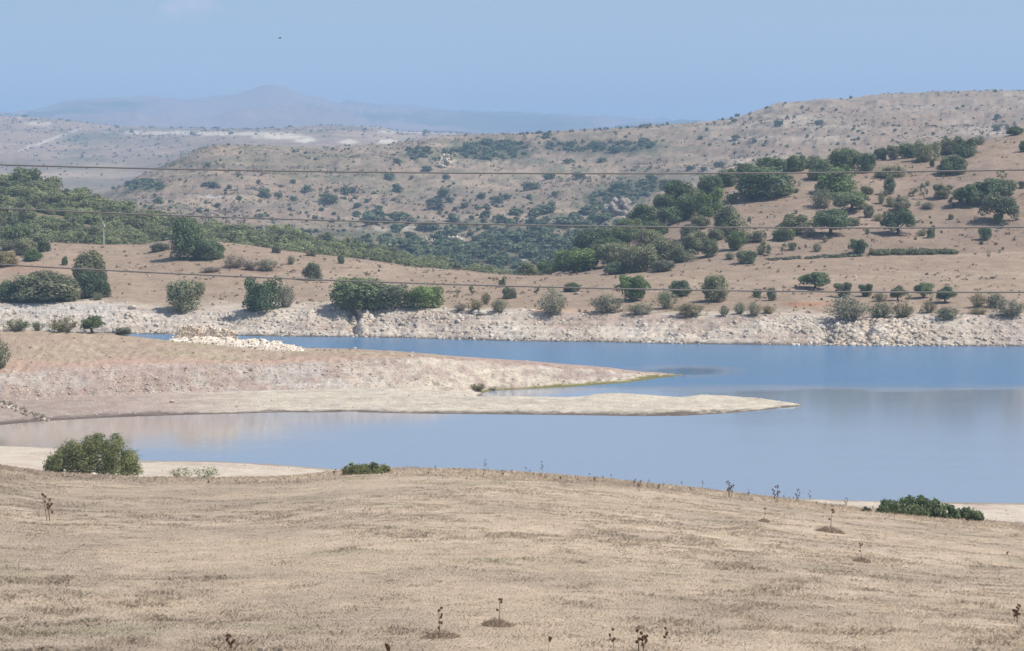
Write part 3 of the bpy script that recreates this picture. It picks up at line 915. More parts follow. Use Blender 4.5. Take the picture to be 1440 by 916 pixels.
# --- opposite shore, left
for a in (('dome', 'dark', 20, 423, 46, 28, 'bush', 'dark bush at the left end of the big lakeside hedge clump'),
          ('dome', 'olive', 66, 423, 88, 40, 'bush', 'wide dense green bush clump above the white bank wall'),
          ('spray', 'grey', 99, 421, 34, 19, 'shrub', 'grey dusty shrub at the foot of the wide green clump'),
          ('dome', 'olive', 125, 396, 45, 42, 'olive_tree', 'round grey-green tree standing behind a darker bush at left', ),
          ('dome', 'dark', 132, 418, 43, 36, 'bush', 'dark green bush in front of the round grey-green tree'),
          ('spray', 'olive', 137, 422, 17, 11, 'shrub', 'small shrub at the foot of the dark bush above the bank'),
          ('dome', 'dark', 91, 373, 10, 12, 'bush', 'tiny lone dark bush on the bare slope at left'),
          ('dome', 'olive', 36, 358, 32, 22, 'bush', 'olive bush at the upper left edge of the tan slope'),
          ('dome', 'dark', 60, 354, 24, 15, 'bush', 'dark bush at right end of the upper left thicket'),
          ('dome', 'dry', 10, 374, 32, 20, 'bush', 'yellowish bush at the left picture edge below the thicket'),
          ('dome', 'green', 46, 367, 26, 16, 'bush', 'bright green low bush beneath the upper left thicket'),
          ('dome', 'dark', 24, 340, 42, 27, 'bush', 'big dark bush topping the upper left thicket'),
          ('spray', 'olive', 10, 352, 34, 16, 'shrub', 'olive shrub filling the middle of the upper left thicket'),
          ('dome', 'dark', 264, 364, 48, 56, 'oak_tree', 'tall dark evergreen oak on the knoll crest casting a shadow'),
          ('dome', 'dark', 296, 365, 38, 27, 'bush', 'rounded dark bush right beside the tall oak on the knoll'),
          ('dome', 'grey', 225, 353, 27, 11, 'bush', 'low grey bush left of the tall oak on the knoll'),
          ('dome', 'olive', 261, 437, 50, 42, 'olive_tree', 'round olive-grey tree right at the top of the rocky bank'),
          ('lump', 'dark', 371, 438, 54, 48, 'oak_tree', 'dark leaning tree at the bank top with a grey shrub beside it'),
          ('spray', 'grey', 402, 432, 28, 32, 'shrub', 'grey shrub attached to the right of the dark leaning tree'),
          ('dome', 'olive', 440, 394, 27, 24, 'bush', 'lone round bush on the slope above the dark bank trees'),
          ('spray', 'brush', 330, 376, 34, 18, 'shrub', 'pale dead-looking brush below the rounded bush on the knoll'),
          ('spray', 'brush', 352, 380, 24, 14, 'shrub', 'grey dead brush in the middle of the brushwood strip'),
          ('spray', 'grey', 375, 381, 36, 17, 'shrub', 'grey-green brush at the right end of the brushwood strip'),
          ('spray', 'brush', 297, 383, 30, 8, 'shrub', 'low dead brush at the foot of the knoll'),
          ('spray', 'grey', 409, 372, 13, 13, 'shrub', 'small upright grey shrub right of the brushwood strip'),
          ('dome', 'grey', 389, 356, 13, 10, 'bush', 'small bush at the edge of the wood right of the knoll'),
          ('dome', 'grey', 438, 360, 16, 9, 'bush', 'small dull bush in front of the wood edge'),
          ('dome', 'dark', 480, 371, 10, 12, 'bush', 'little dark bush at the brow below the wood'),
          ('wisp', 'olive', 600, 384, 8, 6, 'shrub', 'tiny shrub at the brow in the middle of the picture'),
          # the big dark group
          ('dome', 'dark', 502, 434, 78, 43, 'bush', 'largest dark bush of the dense group above the bank gully'),
          ('dome', 'olive', 545, 433, 64, 32, 'bush', 'olive coloured middle bush of the dense bank group'),
          ('dome', 'green', 596, 433, 53, 30, 'bush', 'bright green dome bush at the right end of the bank group'),
          ('wisp', 'olive', 643, 419, 7, 15, 'shrub', 'thin upright sapling right of the green dome bush'),
          ('sparse', 'olive', 664, 415, 9, 13, 'olive_tree', 'second slim sapling on the bare slope'),
          ('sparse', 'olive', 706, 404, 17, 16, 'olive_tree', 'small tree below the wooded valley mouth'),
          ('dome', 'olive', 716, 420, 19, 16, 'bush', 'round bush just below the small tree at the valley mouth'),
          ('spray', 'olive', 702, 439, 27, 19, 'shrub', 'green shrub at the bank edge beneath the round bush'),
          ('spray', 'dry', 683, 428, 14, 17, 'shrub', 'yellowish upright shrub left of the round bush'),
          ('spray', 'dry', 668, 438, 26, 17, 'shrub', 'yellow-grey shrub on the bank edge near pale boulders'),
          ('spray', 'brush', 647, 437, 20, 10, 'shrub', 'dead grey shrub right of the green dome bush'),
          ('sparse', 'grey', 755, 415, 10, 14, 'olive_tree', 'spindly sapling left of the reed-green shrub'),
          ('wisp', 'green', 775, 411, 14, 12, 'shrub', 'small vivid green shrub on the pasture'),
          ('spray', 'grey', 778, 441, 43, 33, 'shrub', 'large silvery shrub standing alone at the bank edge'),
          ('dome', 'dark', 804, 410, 23, 12, 'bush', 'dark flat bush growing on a stone heap'),
          ('tree', 'green', 889, 423, 46, 35, 'olive_tree', 'broad green tree in the middle of the shore pasture'),
          ('spray', 'grey', 854, 440, 52, 26, 'shrub', 'wide silvery shrub in front of the broad green tree'),
          ('spray', 'grey', 901, 442, 40, 16, 'shrub', 'low silvery shrub right of the wide one'),
          ('tree', 'dark', 957, 417, 28, 22, 'olive_tree', 'dark small tree left of the tall shore tree'),
          ('spray', 'olive', 938, 434, 32, 27, 'shrub', 'green-grey shrub beneath the dark small tree'),
          ('spray', 'dry', 970, 444, 46, 18, 'shrub', 'yellowish low shrub spreading along the bank edge'),
          ('tree', 'olive', 1005, 425, 37, 37, 'olive_tree', 'tall bushy tree with its shadow on the shore pasture'),
          ('spray', 'olive', 1019, 444, 15, 14, 'shrub', 'small round shrub below the tall bushy tree'),
          ('spray', 'olive', 1040, 442, 17, 17, 'shrub', 'upright green shrub at the bank edge left of the soil scar'),
          ('spray', 'grey', 1060, 444, 23, 20, 'shrub', 'silvery shrub hugging the bank left of the soil scar'),
          ('spray', 'dry', 1081, 441, 22, 12, 'shrub', 'straw coloured shrub at the left end of the red soil scar'),
          ('dome', 'dark', 1065, 418, 12, 11, 'bush', 'small dark bush on the pasture below the power cable'),
          ('tree', 'olive', 1085, 423, 13, 18, 'olive_tree', 'small narrow tree above the red soil scar'),
          ('oak', 'dark', 1146, 407, 42, 24, 'oak_tree', 'umbrella-shaped oak with bare trunk beside a white stone'),
          ('tree', 'olive', 1186, 418, 24, 20, 'olive_tree', 'grey-green tree first right of the umbrella-shaped oak'),
          ('tree', 'dark', 1218, 417, 19, 17, 'olive_tree', 'round dark little tree in the shore row'),
          ('oak', 'olive', 1263, 423, 24, 21, 'olive_tree', 'open-crowned little tree with thin trunk in the shore row'),
          ('sparse', 'olive', 1278, 424, 8, 15, 'olive_tree', 'thin sapling between two little shore trees'),
          ('oak', 'dark', 1299, 419, 26, 21, 'oak_tree', 'dark flat-topped little oak in the shore row'),
          ('oak', 'dark', 1330, 426, 28, 23, 'oak_tree', 'last dark round oak of the shore row, with a shadow'),
          ('spray', 'grey', 1190, 451, 56, 36, 'shrub', 'big silvery shrub growing down over the rocky outcrop'),
          ('spray', 'olive', 1240, 448, 36, 24, 'shrub', 'greyish shrub left of a lighter one above the outcrop'),
          ('spray', 'dry', 1270, 447, 32, 21, 'shrub', 'lighter yellow-grey shrub above the right side of the outcrop'),
          ('spray', 'dry', 1238, 424, 22, 13, 'shrub', 'pale shrub behind the big silvery outcrop shrub'),
          ('spray', 'dry', 1306, 440, 20, 18, 'shrub', 'small pale shrub right of the outcrop shrubs'),
          ('spray', 'olive', 1332, 448, 38, 17, 'shrub', 'low wide shrub below the last round oak'),
          ('spray', 'dry', 1376, 433, 24, 21, 'shrub', 'pale green shrub at the start of the right-hand thicket'),
          ('spray', 'olive', 1400, 433, 30, 21, 'shrub', 'green shrub at the top of the right-hand thicket'),
          ('spray', 'grey', 1420, 445, 46, 24, 'shrub', 'wide grey shrub at the right picture edge'),
          ('spray', 'dry', 1375, 442, 28, 9, 'shrub', 'low straw coloured shrub under the right-hand thicket')):
    T.append((*a, G1, SH))
# --- hillside
for a in (('dome', 'dark', 1074, 278, 80, 42, 'bush', 'broadest dark dome of evergreen bushes on the hillside'),
          ('dome', 'dark', 1085, 246, 44, 24, 'bush', 'evergreen bush on top of the broadest dome'),
          ('dome', 'dark', 1052, 254, 34, 24, 'bush', 'evergreen bush at the upper left of the broadest dome'),
          ('dome', 'dark', 1118, 241, 28, 22, 'bush', 'dark bush right above the broadest dome'),
          ('lump', 'olive', 1128, 232, 46, 17, 'bush', 'long low bush row at the crest right of the dome'),
          ('dome', 'dark', 1154, 252, 38, 27, 'bush', 'rounded bush left of the crest clump of oaks'),
          ('dome', 'dark', 1187, 242, 42, 33, 'bush', 'tall dark bush heading the crest clump'),
          ('dome', 'dark', 1217, 242, 28, 26, 'bush', 'dark bush at the right end of the crest clump'),
          ('lump', 'green', 1180, 272, 56, 38, 'bush', 'light green bushy clump below the crest clump'),
          ('spray', 'olive', 1157, 292, 36, 27, 'shrub', 'grey-green shrub left below the light green clump'),
          ('oak', 'dark', 1194, 298, 52, 28, 'oak_tree', 'spreading flat oak with shadow below the light green clump'),
          ('dome', 'dark', 1238, 222, 19, 17, 'bush', 'small dark bush at the left end of the skyline row'),
          ('tree', 'olive', 1255, 225, 21, 20, 'olive_tree', 'grey-green round tree in the skyline row'),
          ('dome', 'dark', 1276, 222, 29, 20, 'bush', 'dark bush third in the skyline row'),
          ('lump', 'olive', 1306, 226, 36, 27, 'bush', 'greyish bush in the middle of the skyline row'),
          ('dome', 'olive', 1335, 216, 27, 21, 'bush', 'olive bush right of the greyish skyline bush'),
          ('lump', 'dark', 1356, 222, 34, 29, 'bush', 'darkest bush of the skyline row'),
          ('spray', 'olive', 1377, 204, 18, 14, 'shrub', 'low shrub at the upper end of the skyline row'),
          ('dome', 'dark', 1338, 246, 41, 26, 'bush', 'isolated dome bush below the darkest skyline bush'),
          ('dome', 'dark', 1427, 189, 23, 11, 'bush', 'dark bush on the hilltop near the right edge'),
          ('tree', 'dark', 1440, 214, 12, 16, 'oak_tree', 'dark tree cut by the right edge on the hilltop'),
          ('lump', 'olive', 1253, 249, 42, 15, 'bush', 'flat olive thicket under the skyline row'),
          ('tree', 'olive', 1251, 273, 16, 24, 'olive_tree', 'narrow upright tree in the middle of the slope'),
          ('spray', 'olive', 1239, 287, 11, 19, 'shrub', 'slender shrub just left of the narrow upright tree'),
          ('dome', 'olive', 1219, 273, 19, 11, 'bush', 'little bush right of the light green clump'),
          ('sparse', 'olive', 1285, 276, 15, 14, 'olive_tree', 'thin little tree right of the narrow upright tree'),
          ('sparse', 'olive', 1299, 281, 12, 23, 'olive_tree', 'thin taller tree halfway up the slope'),
          ('tree', 'olive', 1325, 279, 25, 19, 'olive_tree', 'small tree left of the big oak pair'),
          ('oak', 'dark', 1363, 290, 42, 30, 'oak_tree', 'left oak of the big pair near the right edge'),
          ('oak', 'dark', 1397, 285, 56, 33, 'oak_tree', 'right oak of the big pair near the right edge'),
          ('oak', 'olive', 1406, 313, 52, 41, 'oak_tree', 'large gappy oak in front of the big pair'),
          ('dome', 'green', 1404, 314, 13, 13, 'bush', 'small green bush under the large gappy oak'),
          ('sparse', 'olive', 1341, 292, 17, 17, 'olive_tree', 'thin tree beside the left oak of the big pair'),
          ('spray', 'olive', 1305, 294, 21, 10, 'shrub', 'low shrub left of the thin tree beside the oak pair'),
          ('sparse', 'olive', 1409, 254, 15, 15, 'olive_tree', 'sparse little tree above the big oak pair'),
          ('dome', 'olive', 1437, 265, 10, 10, 'bush', 'small bush at the right edge above the oaks'),
          ('dome', 'olive', 1423, 268, 12, 10, 'bush', 'small bush just right of the big oak pair'),
          ('lump', 'olive', 1030, 331, 45, 42, 'bush', 'tall olive bush standing alone left on the slope'),
          ('tree', 'olive', 1116, 329, 40, 27, 'olive_tree', 'grey-green spreading tree with darker bush at its foot'),
          ('dome', 'dark', 1103, 338, 31, 18, 'bush', 'dark bush at the foot of the grey-green spreading tree'),
          ('oak', 'dark', 1168, 331, 52, 36, 'oak_tree', 'dark oak casting a thin shadow at the middle of the slope'),
          ('oak', 'dark', 1263, 329, 45, 35, 'oak_tree', 'umbrella oak with a large round shadow below it'),
          ('tree', 'grey', 1269, 298, 26, 21, 'olive_tree', 'greyish tree just behind the umbrella oak'),
          ('spray', 'olive', 1252, 291, 15, 16, 'shrub', 'shrub under the narrow upright tree'),
          ('tree', 'olive', 1222, 306, 15, 17, 'olive_tree', 'little tree between dark oak and greyish tree'),
          ('spray', 'olive', 1235, 311, 13, 11, 'shrub', 'small shrub up left of the umbrella oak'),
          ('dome', 'olive', 1199, 317, 20, 11, 'bush', 'low bush right of the dark oak crown'),
          ('spray', 'olive', 1297, 332, 14, 10, 'shrub', 'pale little shrub right of the umbrella oak'),
          ('dome', 'dark', 1309, 335, 11, 14, 'bush', 'small dark upright bush right of the umbrella oak'),
          ('dome', 'dark', 1385, 338, 18, 18, 'bush', 'lone dark round bush on the lower right slope'),
          ('tree', 'dark', 1206, 358, 26, 21, 'oak_tree', 'small dark tree above the long hedge strip'),
          ('dome', 'dark', 1029, 287, 15, 14, 'bush', 'small bush below left of the broadest dome'),
          ('lump', 'green', 995, 304, 40, 38, 'bush', 'green ragged bush at the left edge of the grove'),
          ('dome', 'dark', 955, 282, 44, 30, 'bush', 'dark bush on the left shoulder of the hill'),
          ('dome', 'dark', 998, 274, 34, 28, 'bush', 'dark bush uphill of the green ragged bush'),
          ('dome', 'dark', 1022, 262, 30, 24, 'bush', 'dark bush left of the broadest dome'),
          ('dome', 'dark', 966, 308, 34, 34, 'bush', 'dark tall bush beneath the left shoulder of the hill'),
          ('dome', 'dark', 943, 316, 38, 24, 'bush', 'bushy green mass above the rocky valley side'),
          ('dome', 'dark', 936, 292, 34, 22, 'bush', 'upper bush on the valley side of the hill'),
          ('dome', 'dark', 905, 318, 42, 30, 'bush', 'leftmost dark bush reaching down to the pale cliff'),
          ('dome', 'olive', 978, 353, 42, 26, 'bush', 'broad olive bush at the foot of the slope'),
          ('dome', 'olive', 1007, 338, 22, 16, 'bush', 'olive bush left of the tall lone olive bush'),
          ('tree', 'green', 1036, 352, 30, 26, 'olive_tree', 'green little tree right below the tall olive bush'),
          ('lump', 'grey', 1063, 339, 32, 14, 'bush', 'low greyish thicket right of the tall olive bush'),
          ('tree', 'olive', 1000, 361, 24, 24, 'olive_tree', 'little tree at the foot of the broad olive bush'),
          ('dome', 'dark', 1049, 371, 28, 18, 'bush', 'dark bush lowest on the slope above the pasture'),
          ('spray', 'olive', 1070, 358, 16, 15, 'shrub', 'green shrub up right of the lowest dark bush'),
          ('sparse', 'olive', 1080, 360, 15, 20, 'olive_tree', 'thin tree right of the lowest dark bush'),
          ('sparse', 'olive', 1101, 358, 12, 16, 'olive_tree', 'sapling standing alone below the dark foot bush'),
          ('dome', 'olive', 1114, 352, 12, 11, 'bush', 'tiny bush right of the lone sapling'),
          ('spray', 'olive', 1027, 365, 17, 11, 'shrub', 'small shrub left of the lowest dark bush'),
          ('spray', 'olive', 1140, 333, 16, 13, 'shrub', 'shrub between grey-green tree and dark oak'),
          ('spray', 'olive', 1149, 354, 13, 12, 'shrub', 'small shrub below the dark oak'),
          ('dome', 'green', 812, 383, 64, 32, 'bush', 'large green bush at the mouth of the valley'),
          ('dome', 'olive', 863, 374, 46, 32, 'bush', 'green bush behind the valley mouth bush'),
          ('dome', 'dark', 867, 385, 38, 17, 'bush', 'low dark bush at the foot of the valley grove'),
          ('dome', 'olive', 902, 382, 48, 37, 'bush', 'big olive bush in the middle of the valley grove'),
          ('dome', 'olive', 937, 365, 46, 29, 'bush', 'bushy olive mass right of the valley grove'),
          ('dome', 'dark', 838, 352, 58, 30, 'bush', 'dark bush higher up in the valley grove'),
          ('dome', 'dark', 880, 342, 40, 24, 'bush', 'dark bush at the top of the valley grove'),
          ('dome', 'olive', 800, 372, 36, 22, 'bush', 'olive bush at the left end of the valley grove'),
          ('dome', 'olive', 972, 336, 30, 20, 'bush', 'bush between the grove and the tall olive bush'),
          ('dome', 'grey', 933, 382, 30, 16, 'bush', 'grey low bush at the right foot of the valley grove'),
          ('dome', 'olive', 743, 383, 30, 17, 'bush', 'small bush left of the valley mouth bush'),
          ('dome', 'dark', 858, 357, 44, 22, 'bush', 'dark bush between the upper and lower rows of the valley grove'),
          ('dome', 'olive', 915, 347, 42, 24, 'bush', 'olive bush above the big olive bush of the valley grove'),
          ('lump', 'olive', 962, 368, 38, 20, 'bush', 'ragged olive bush at the right end of the valley grove'),
          ('dome', 'dark', 922, 332, 34, 20, 'bush', 'dark bush on the bare shoulder above the valley grove'),
          ('dome', 'olive', 985, 322, 26, 18, 'bush', 'olive bush below the green ragged bush on the slope'),
          ('dome', 'dark', 886, 330, 36, 22, 'bush', 'dark bush just right of the pale valley cliff'),
          ('lump', 'olive', 830, 368, 44, 24, 'bush', 'olive bush rising behind the large green valley mouth bush'),
          ('dome', 'green', 772, 382, 34, 17, 'bush', 'green bush touching the large valley mouth bush')):
    T.append((*a, G2, HL))
for t in T:
    k, mt, px, py, w, h, nm, lab, grp, yl = t
    if grp == G1 and py < 385 and px < 520:
        grp = 'bushes on the knoll'
    plant(k, mt, px, py, w, h, nm, lab, grp, yl)
# small shrubs dotted over the hillside grass
for i in range(70):
    px, py = rg.uniform(985, 1440), rg.uniform(225, 362)
    if py < 250 and px < 1240:
        continue
    s = rg.uniform(3.5, 8)
    plant(rg.choice(['wisp', 'spray', 'dome']), rg.choice(['olive', 'grey', 'dark', 'dry']), px, py, s, s * rg.uniform(.8, 1.5), 'shrub',
          'small scattered shrub on the tan grass of the oak hillside', 'small shrubs between the oaks', HL)
for i in range(26):
    px, py = rg.uniform(640, 1440), rg.uniform(398, 440)
    s = rg.uniform(3.5, 7)
    plant(rg.choice(['wisp', 'spray']), rg.choice(['olive', 'grey', 'dry']), px, py, s, s * rg.uniform(.8, 1.4), 'shrub',
          'small scattered shrub on the flat shore pasture', 'small shrubs on the shore pasture', SH)


# ------------------------------------------------------------------ merged masses that nobody could count
LOW = {}


def low_proto(kind, v, n, size):
    key = (kind, v, n)
    if key not in LOW:
        LOW[key] = crown_geo(kind, 900 + v * 13, n, size)
    return LOW[key]


def mass(name, items, mat, label, cat, n=420, size=.10):
    """items: (x, y, z, w, h, kind)"""
    VV, TT = [], []
    for i, (x, y, z, w, h, kind) in enumerate(items):
        V, t = low_proto(kind, i % 5, n, size)
        a = rg.random() * 6.28
        ca, sa = math.cos(a) * w, math.sin(a) * w
        VV.append(np.stack([V[:, 0] * ca - V[:, 1] * sa + x, V[:, 0] * sa + V[:, 1] * ca + y, V[:, 2] * h + z - .05 * h], -1))
        TT.append(t * rg.uniform(.72, 1.32))
    V = np.concatenate(VV)
    me = mesh_np(name, V, np.arange(len(V)), 4, mat, False, np.concatenate(TT), 'Tint')
    return link(name, me, None, label, cat, None, 'stuff')


def crest_py(name, px):
    k = names.index(name)
    u, _ = ray(px, 300)
    j = int(np.clip(round((float(u) + UMAX) / (2 * UMAX) * (NC - 1)), 0, NC - 1))
    return PY[R[name], j], j


items = []
tries = 0
while len(items) < 720 and tries < 20000:
    tries += 1
    px = rg.uniform(-130, 775)
    top, j = crest_py('G', px)
    low, _ = crest_py('E1', px)
    top2 = top - 1
    if low + 4 <= top2:
        continue
    py = rg.uniform(top2, low + 8)
    if rg.random() > min(1.0, (low + 9 - top2) / 90 + .35):
        continue
    x, y, z = ground(px, py, 725, 960)
    w = rg.uniform(15, 32) * (.8 if px > 500 else 1)
    items.append((x, y, z, w / F * y, w * rg.uniform(.45, .75) / F * y, rg.choice(['dome', 'dome', 'lump', 'tree'])))
for px, dp, w, h in ((32, 4, 44, 22), (52, 10, 34, 18), (78, 16, 40, 16), (104, 14, 36, 18), (128, 14, 40, 16), (150, 6, 30, 14), (12, 2, 40, 18)):
    top, j = crest_py('G', px)
    x, y, z = ground(px, top + dp, 725, 960)
    items.append((x, y, z, w / F * y, h / F * y * 1.2, 'lump'))
mass('woodland', items, LEAF['wood'], 'dense green woodland covering the hill behind the knoll', 'woodland', 900, .066)

# valley bottom scrub and bushes on the far hill
big_list = [(292, 235, 11, 8), (298, 263, 22, 9), (223, 287, 14, 12), (372, 277, 20, 14), (336, 282, 10, 8), (391, 277, 12, 8), (411, 283, 12, 9), (305, 291, 10, 7), (430, 270, 14, 12), (465, 282, 30, 12), (412, 258, 9, 7), (322, 265, 8, 6),
            (548, 254, 20, 12), (578, 252, 8, 6), (560, 270, 18, 14), (622, 276, 20, 14), (628, 252, 12, 8), (612, 292, 24, 16), (632, 284, 10, 8), (640, 296, 8, 6), (655, 291, 12, 8), (676, 278, 16, 9), (700, 286, 20, 12), (684, 294, 14, 7),
            (712, 280, 16, 9), (745, 266, 26, 12), (772, 252, 20, 10), (780, 275, 10, 7), (815, 250, 22, 10), (744, 280, 10, 8), (725, 303, 24, 12), (766, 300, 34, 14), (775, 292, 14, 10), (502, 292, 12, 8), (502, 305, 14, 10), (520, 314, 40, 14),
            (560, 308, 36, 12), (600, 322, 34, 12), (640, 330, 24, 10), (684, 322, 12, 8), (486, 274, 16, 16), (495, 272, 10, 10), (770, 193, 16, 8), (1095, 178, 13, 11), (1152, 176, 11, 9), (1403, 168, 11, 9), (1401, 184, 11, 9), (1037, 160, 9, 5),
            (969, 240, 14, 9), (991, 240, 10, 6), (1010, 236, 16, 11), (1033, 172, 9, 6), (1062, 200, 8, 6), (1035, 197, 14, 9), (985, 196, 9, 6), (918, 254, 20, 10), (940, 262, 24, 12), (870, 268, 30, 14), (830, 300, 26, 14), (850, 312, 30, 14),
            (795, 318, 40, 16), (760, 330, 40, 16), (720, 340, 40, 16), (690, 350, 40, 16), (660, 352, 36, 14), (630, 350, 34, 14), (740, 355, 40, 16), (780, 350, 40, 16), (815, 335, 36, 16), (700, 370, 36, 14), (735, 378, 30, 12), (655, 370, 34, 12),
            (845, 228, 18, 8), (800, 230, 18, 8), (703, 210, 16, 11), (660, 212, 24, 14), (685, 205, 22, 12), (600, 212, 14, 8), (560, 230, 16, 9), (600, 240, 14, 8), (905, 202, 20, 10), (842, 212, 30, 12), (870, 214, 26, 10)]
far = []
for px, py, w, h in big_list:
    x, y, z = ground(px, py, 1100, 2320)
    far.append((w * h, x, y, z, w / F * y, h / F * y))
n_sc = 0
while n_sc < 5200:
    px, py = rg.uniform(150, 1440), rg.uniform(150, 392)
    x, y, z = ground(px, py, 1080, 2330)
    qx, qy = proj(x, y, z)
    if abs(qy - py) > 2.5:
        continue
    low = float(sstep(235, 360, py)) * (1 - float(sstep(860, 960, px)))
    n = float(fbm(np.array([x / 90]), np.array([y / 110]), 120, 4)[0])
    dens = .16 + .62 * low + .9 * n
    if px > 930 and py < 235:
        dens = .22 + .5 * n
    for (cx_, cy_, rx_, ry_) in ((690, 212, 60, 14), (845, 207, 85, 10), (600, 218, 50, 12), (860, 280, 45, 15), (205, 262, 30, 8)):
        if ((px - cx_) / rx_) ** 2 + ((py - cy_) / ry_) ** 2 < 1:
            dens += .6
    n_sc += 1
    if rg.random() > dens:
        continue
    w = (1.6 + 5.0 * rg.random() ** 3.0) * (1 + 1.6 * low * rg.random())
    far.append((w * w * .7, x, y, z, w / F * y, w * rg.uniform(.55, .85) / F * y))
# thicket filling the valley bottom
k_ = 0
while k_ < 950:
    px, py = rg.uniform(380, 915), rg.uniform(296, 398)
    x, y, z = ground(px, py, 1080, 1900)
    n = float(fbm(np.array([x / 60]), np.array([y / 90]), 140, 4)[0])
    k_ += 1
    edge = (.22 * float(sstep(290, 320, py)) + .78 * float(sstep(325, 350, py + (px - 700) * .03))) * float(sstep(400, 560, px + (py - 340) * 2))
    if rg.random() > edge * (1.0 + 1.3 * n):
        continue
    w = rg.uniform(9, 24)
    far.append((0, x, y, z, w / F * y, w * rg.uniform(.5, .8) / F * y))
for (cx_, cy_, rx_, ry_, nn) in ((690, 213, 55, 12, 70), (845, 207, 80, 8, 70), (900, 268, 36, 14, 60), (860, 284, 40, 14, 40), (205, 262, 28, 7, 34), (600, 219, 45, 10, 26), (720, 208, 30, 8, 20)):
    for i in range(nn):
        a, r_ = rg.random() * 6.28, math.sqrt(rg.random())
        x, y, z = ground(cx_ + rx_ * r_ * math.cos(a), cy_ + ry_ * r_ * math.sin(a), 1100, 2250)
        w = rg.uniform(4, 12)
        far.append((0, x, y, z, w / F * y, w * .6 / F * y))
far.sort(key=lambda t: -t[0])
for i, (a, x, y, z, w, h) in enumerate(far[:270]):
    k = ('dome', 'lump')[i % 2]
    if ('far', k) not in PROTO:
        V, t = crown_geo(k, 77, 500, .10)
        PROTO[('far', k)] = mesh_np('hillside_bush', V, np.arange(len(V)), 4, LEAF['scrub'], False, t, 'Tint')
    o = link('hillside_bush', PROTO[('far', k)], None, 'small dark bush dotted on the wide tan hill across the valley', 'bush', 'bushes dotted over the hill across the valley')
    o.location = (x, y, z - .05 * h); o.scale = (w, w, h); o.rotation_euler = (0, 0, rg.random() * 6.28)
mass('scrub', [(x, y, z, w, h, 'dome') for (a, x, y, z, w, h) in far[270:]], LEAF['scrub'], 'low scrub sprinkled over the hill across the valley', 'scrub', 110, .19)
pl = []
for i in range(420):
    px, py = rg.uniform(-60, 760), rg.uniform(158, 262)
    x, y, z = ground(px, py, 2950, 5000)
    w = rg.uniform(1.6, 4.5)
    pl.append((x, y, z, w / F * y, w * .6 / F * y, 'dome'))
for px, py, w, h in ((185, 187, 8, 6), (270, 190, 7, 5), (325, 189, 8, 5), (598, 188, 9, 6), (513, 184, 8, 5), (284, 177, 9, 3), (302, 178, 9, 3), (408, 178, 9, 4), (35, 161, 10, 3), (97, 168, 8, 3), (165, 180, 8, 4)):
    x, y, z = ground(px, py, 2950, 5001)
    pl.append((x, y, z, w / F * y, h / F * y, 'dome'))
mass('plateau_scrub', pl, LEAF['scrub'], 'tiny dark scrub dots on the hazy plateau', 'scrub', 60, .26)
sk = []
for i in range(46):
    px = rg.uniform(720, 1440)
    top, j = crest_py('I', px)
    if i < 32:
        px = rg.uniform(720, 960)
        top, j = crest_py('I', px)
    x, y, z = ground(px, top + .5, 1880, 2320)
    w = rg.uniform(2.2, 5.5)
    sk.append((x, y, z, w / F * y, w * .8 / F * y, 'dome'))
mass('skyline_scrub', sk, LEAF['scrub'], 'row of small dark bushes along the skyline of the wide hill', 'scrub', 60, .26)

# hedge strip above the pasture
items = []
for i in range(60):
    t = rg.random()
    px, py = 1227 + 118 * t, 358.5 - 2.0 * t + rg.uniform(-1.5, 1)
    x, y, z = ground(px, py, 560, 905)
    w = rg.uniform(9, 15)
    items.append((x, y, z, w / F * y, rg.uniform(5.5, 9.5) / F * y, 'dome'))
o = mass('hedge', items, LEAF['olive'], 'long low green hedge strip at the foot of the hillside', 'hedge', 300, .11)
del o['kind']
items = []
for i in range(80):
    t = rg.random()
    px, py = 1080 + 130 * t, 366 - 6 * t + rg.uniform(-1.5, 1)
    x, y, z = ground(px, py, 560, 905)
    w = rg.uniform(6, 11)
    items.append((x, y, z, w / F * y, rg.uniform(2, 4.2) / F * y, 'dome'))
o = mass('hedge', items, LEAF['grey'], 'thin dull hedge line left of the long green hedge strip', 'hedge', 160, .13)
del o['kind']


# ------------------------------------------------------------------ foreground bushes
def fore_bush(name, px, py, w, h, seed, mat, n, lobes_fn, label, leaf=.05, twigs=26):
    x, y, z = ground(px, py, 60, 290)
    sw, sh = w / F * y, h / F * y
    g = rnd(seed)
    lobes = lobes_fn(g, sw, sh)
    V, t = leaves_on_lobes(g, lobes, n, leaf, .55, .05, 2.3, .3, .24)
    r = empty(name, (x, y, z - .08), label, 'bush', 'green bushes at the edge of the field')
    link('foliage', mesh_np('foliage', V, np.arange(len(V)), 4, LEAF[mat], False, t, 'Tint'), r)
    paths = []
    for i in range(twigs):
        c, rad = lobes[i % len(lobes)]
        e = np.array(c) + g.normal(size=3) * np.array(rad) * .3
        b0 = np.array([c[0] * .45 + g.normal() * .12, c[1] * .45, 0])
        mid = (b0 * .5 + e * .5) + [0, 0, -.12 * sh]
        paths.append((np.array([b0, mid, e]), np.array([.05, .035, .012])))
    TV, TL = tubes(paths, 5)
    link('branches', mesh_np('branches', TV, TL, 4, BARK, True), r)
    return r


def lobes_main(g, sw, sh):
    out = []
    for i in range(110):
        a = g.uniform(-1, 1)
        env = float(np.interp(a, [-1, -.82, -.55, -.2, .1, .45, .66, .76, .88, 1], [.28, .48, .72, .90, 1.0, 1.0, .88, .46, .56, .40]))
        zc = g.uniform(.10, .86) * env
        s = g.uniform(.11, .19) * sh
        out.append(((a * sw * .46, g.uniform(-.5, .5) * sw * .5 * env, zc * sh), (s, s, s)))
    out.append(((-.12 * sw, 0, .34 * sh), (.30 * sw, .28 * sw, .36 * sh)))
    return out


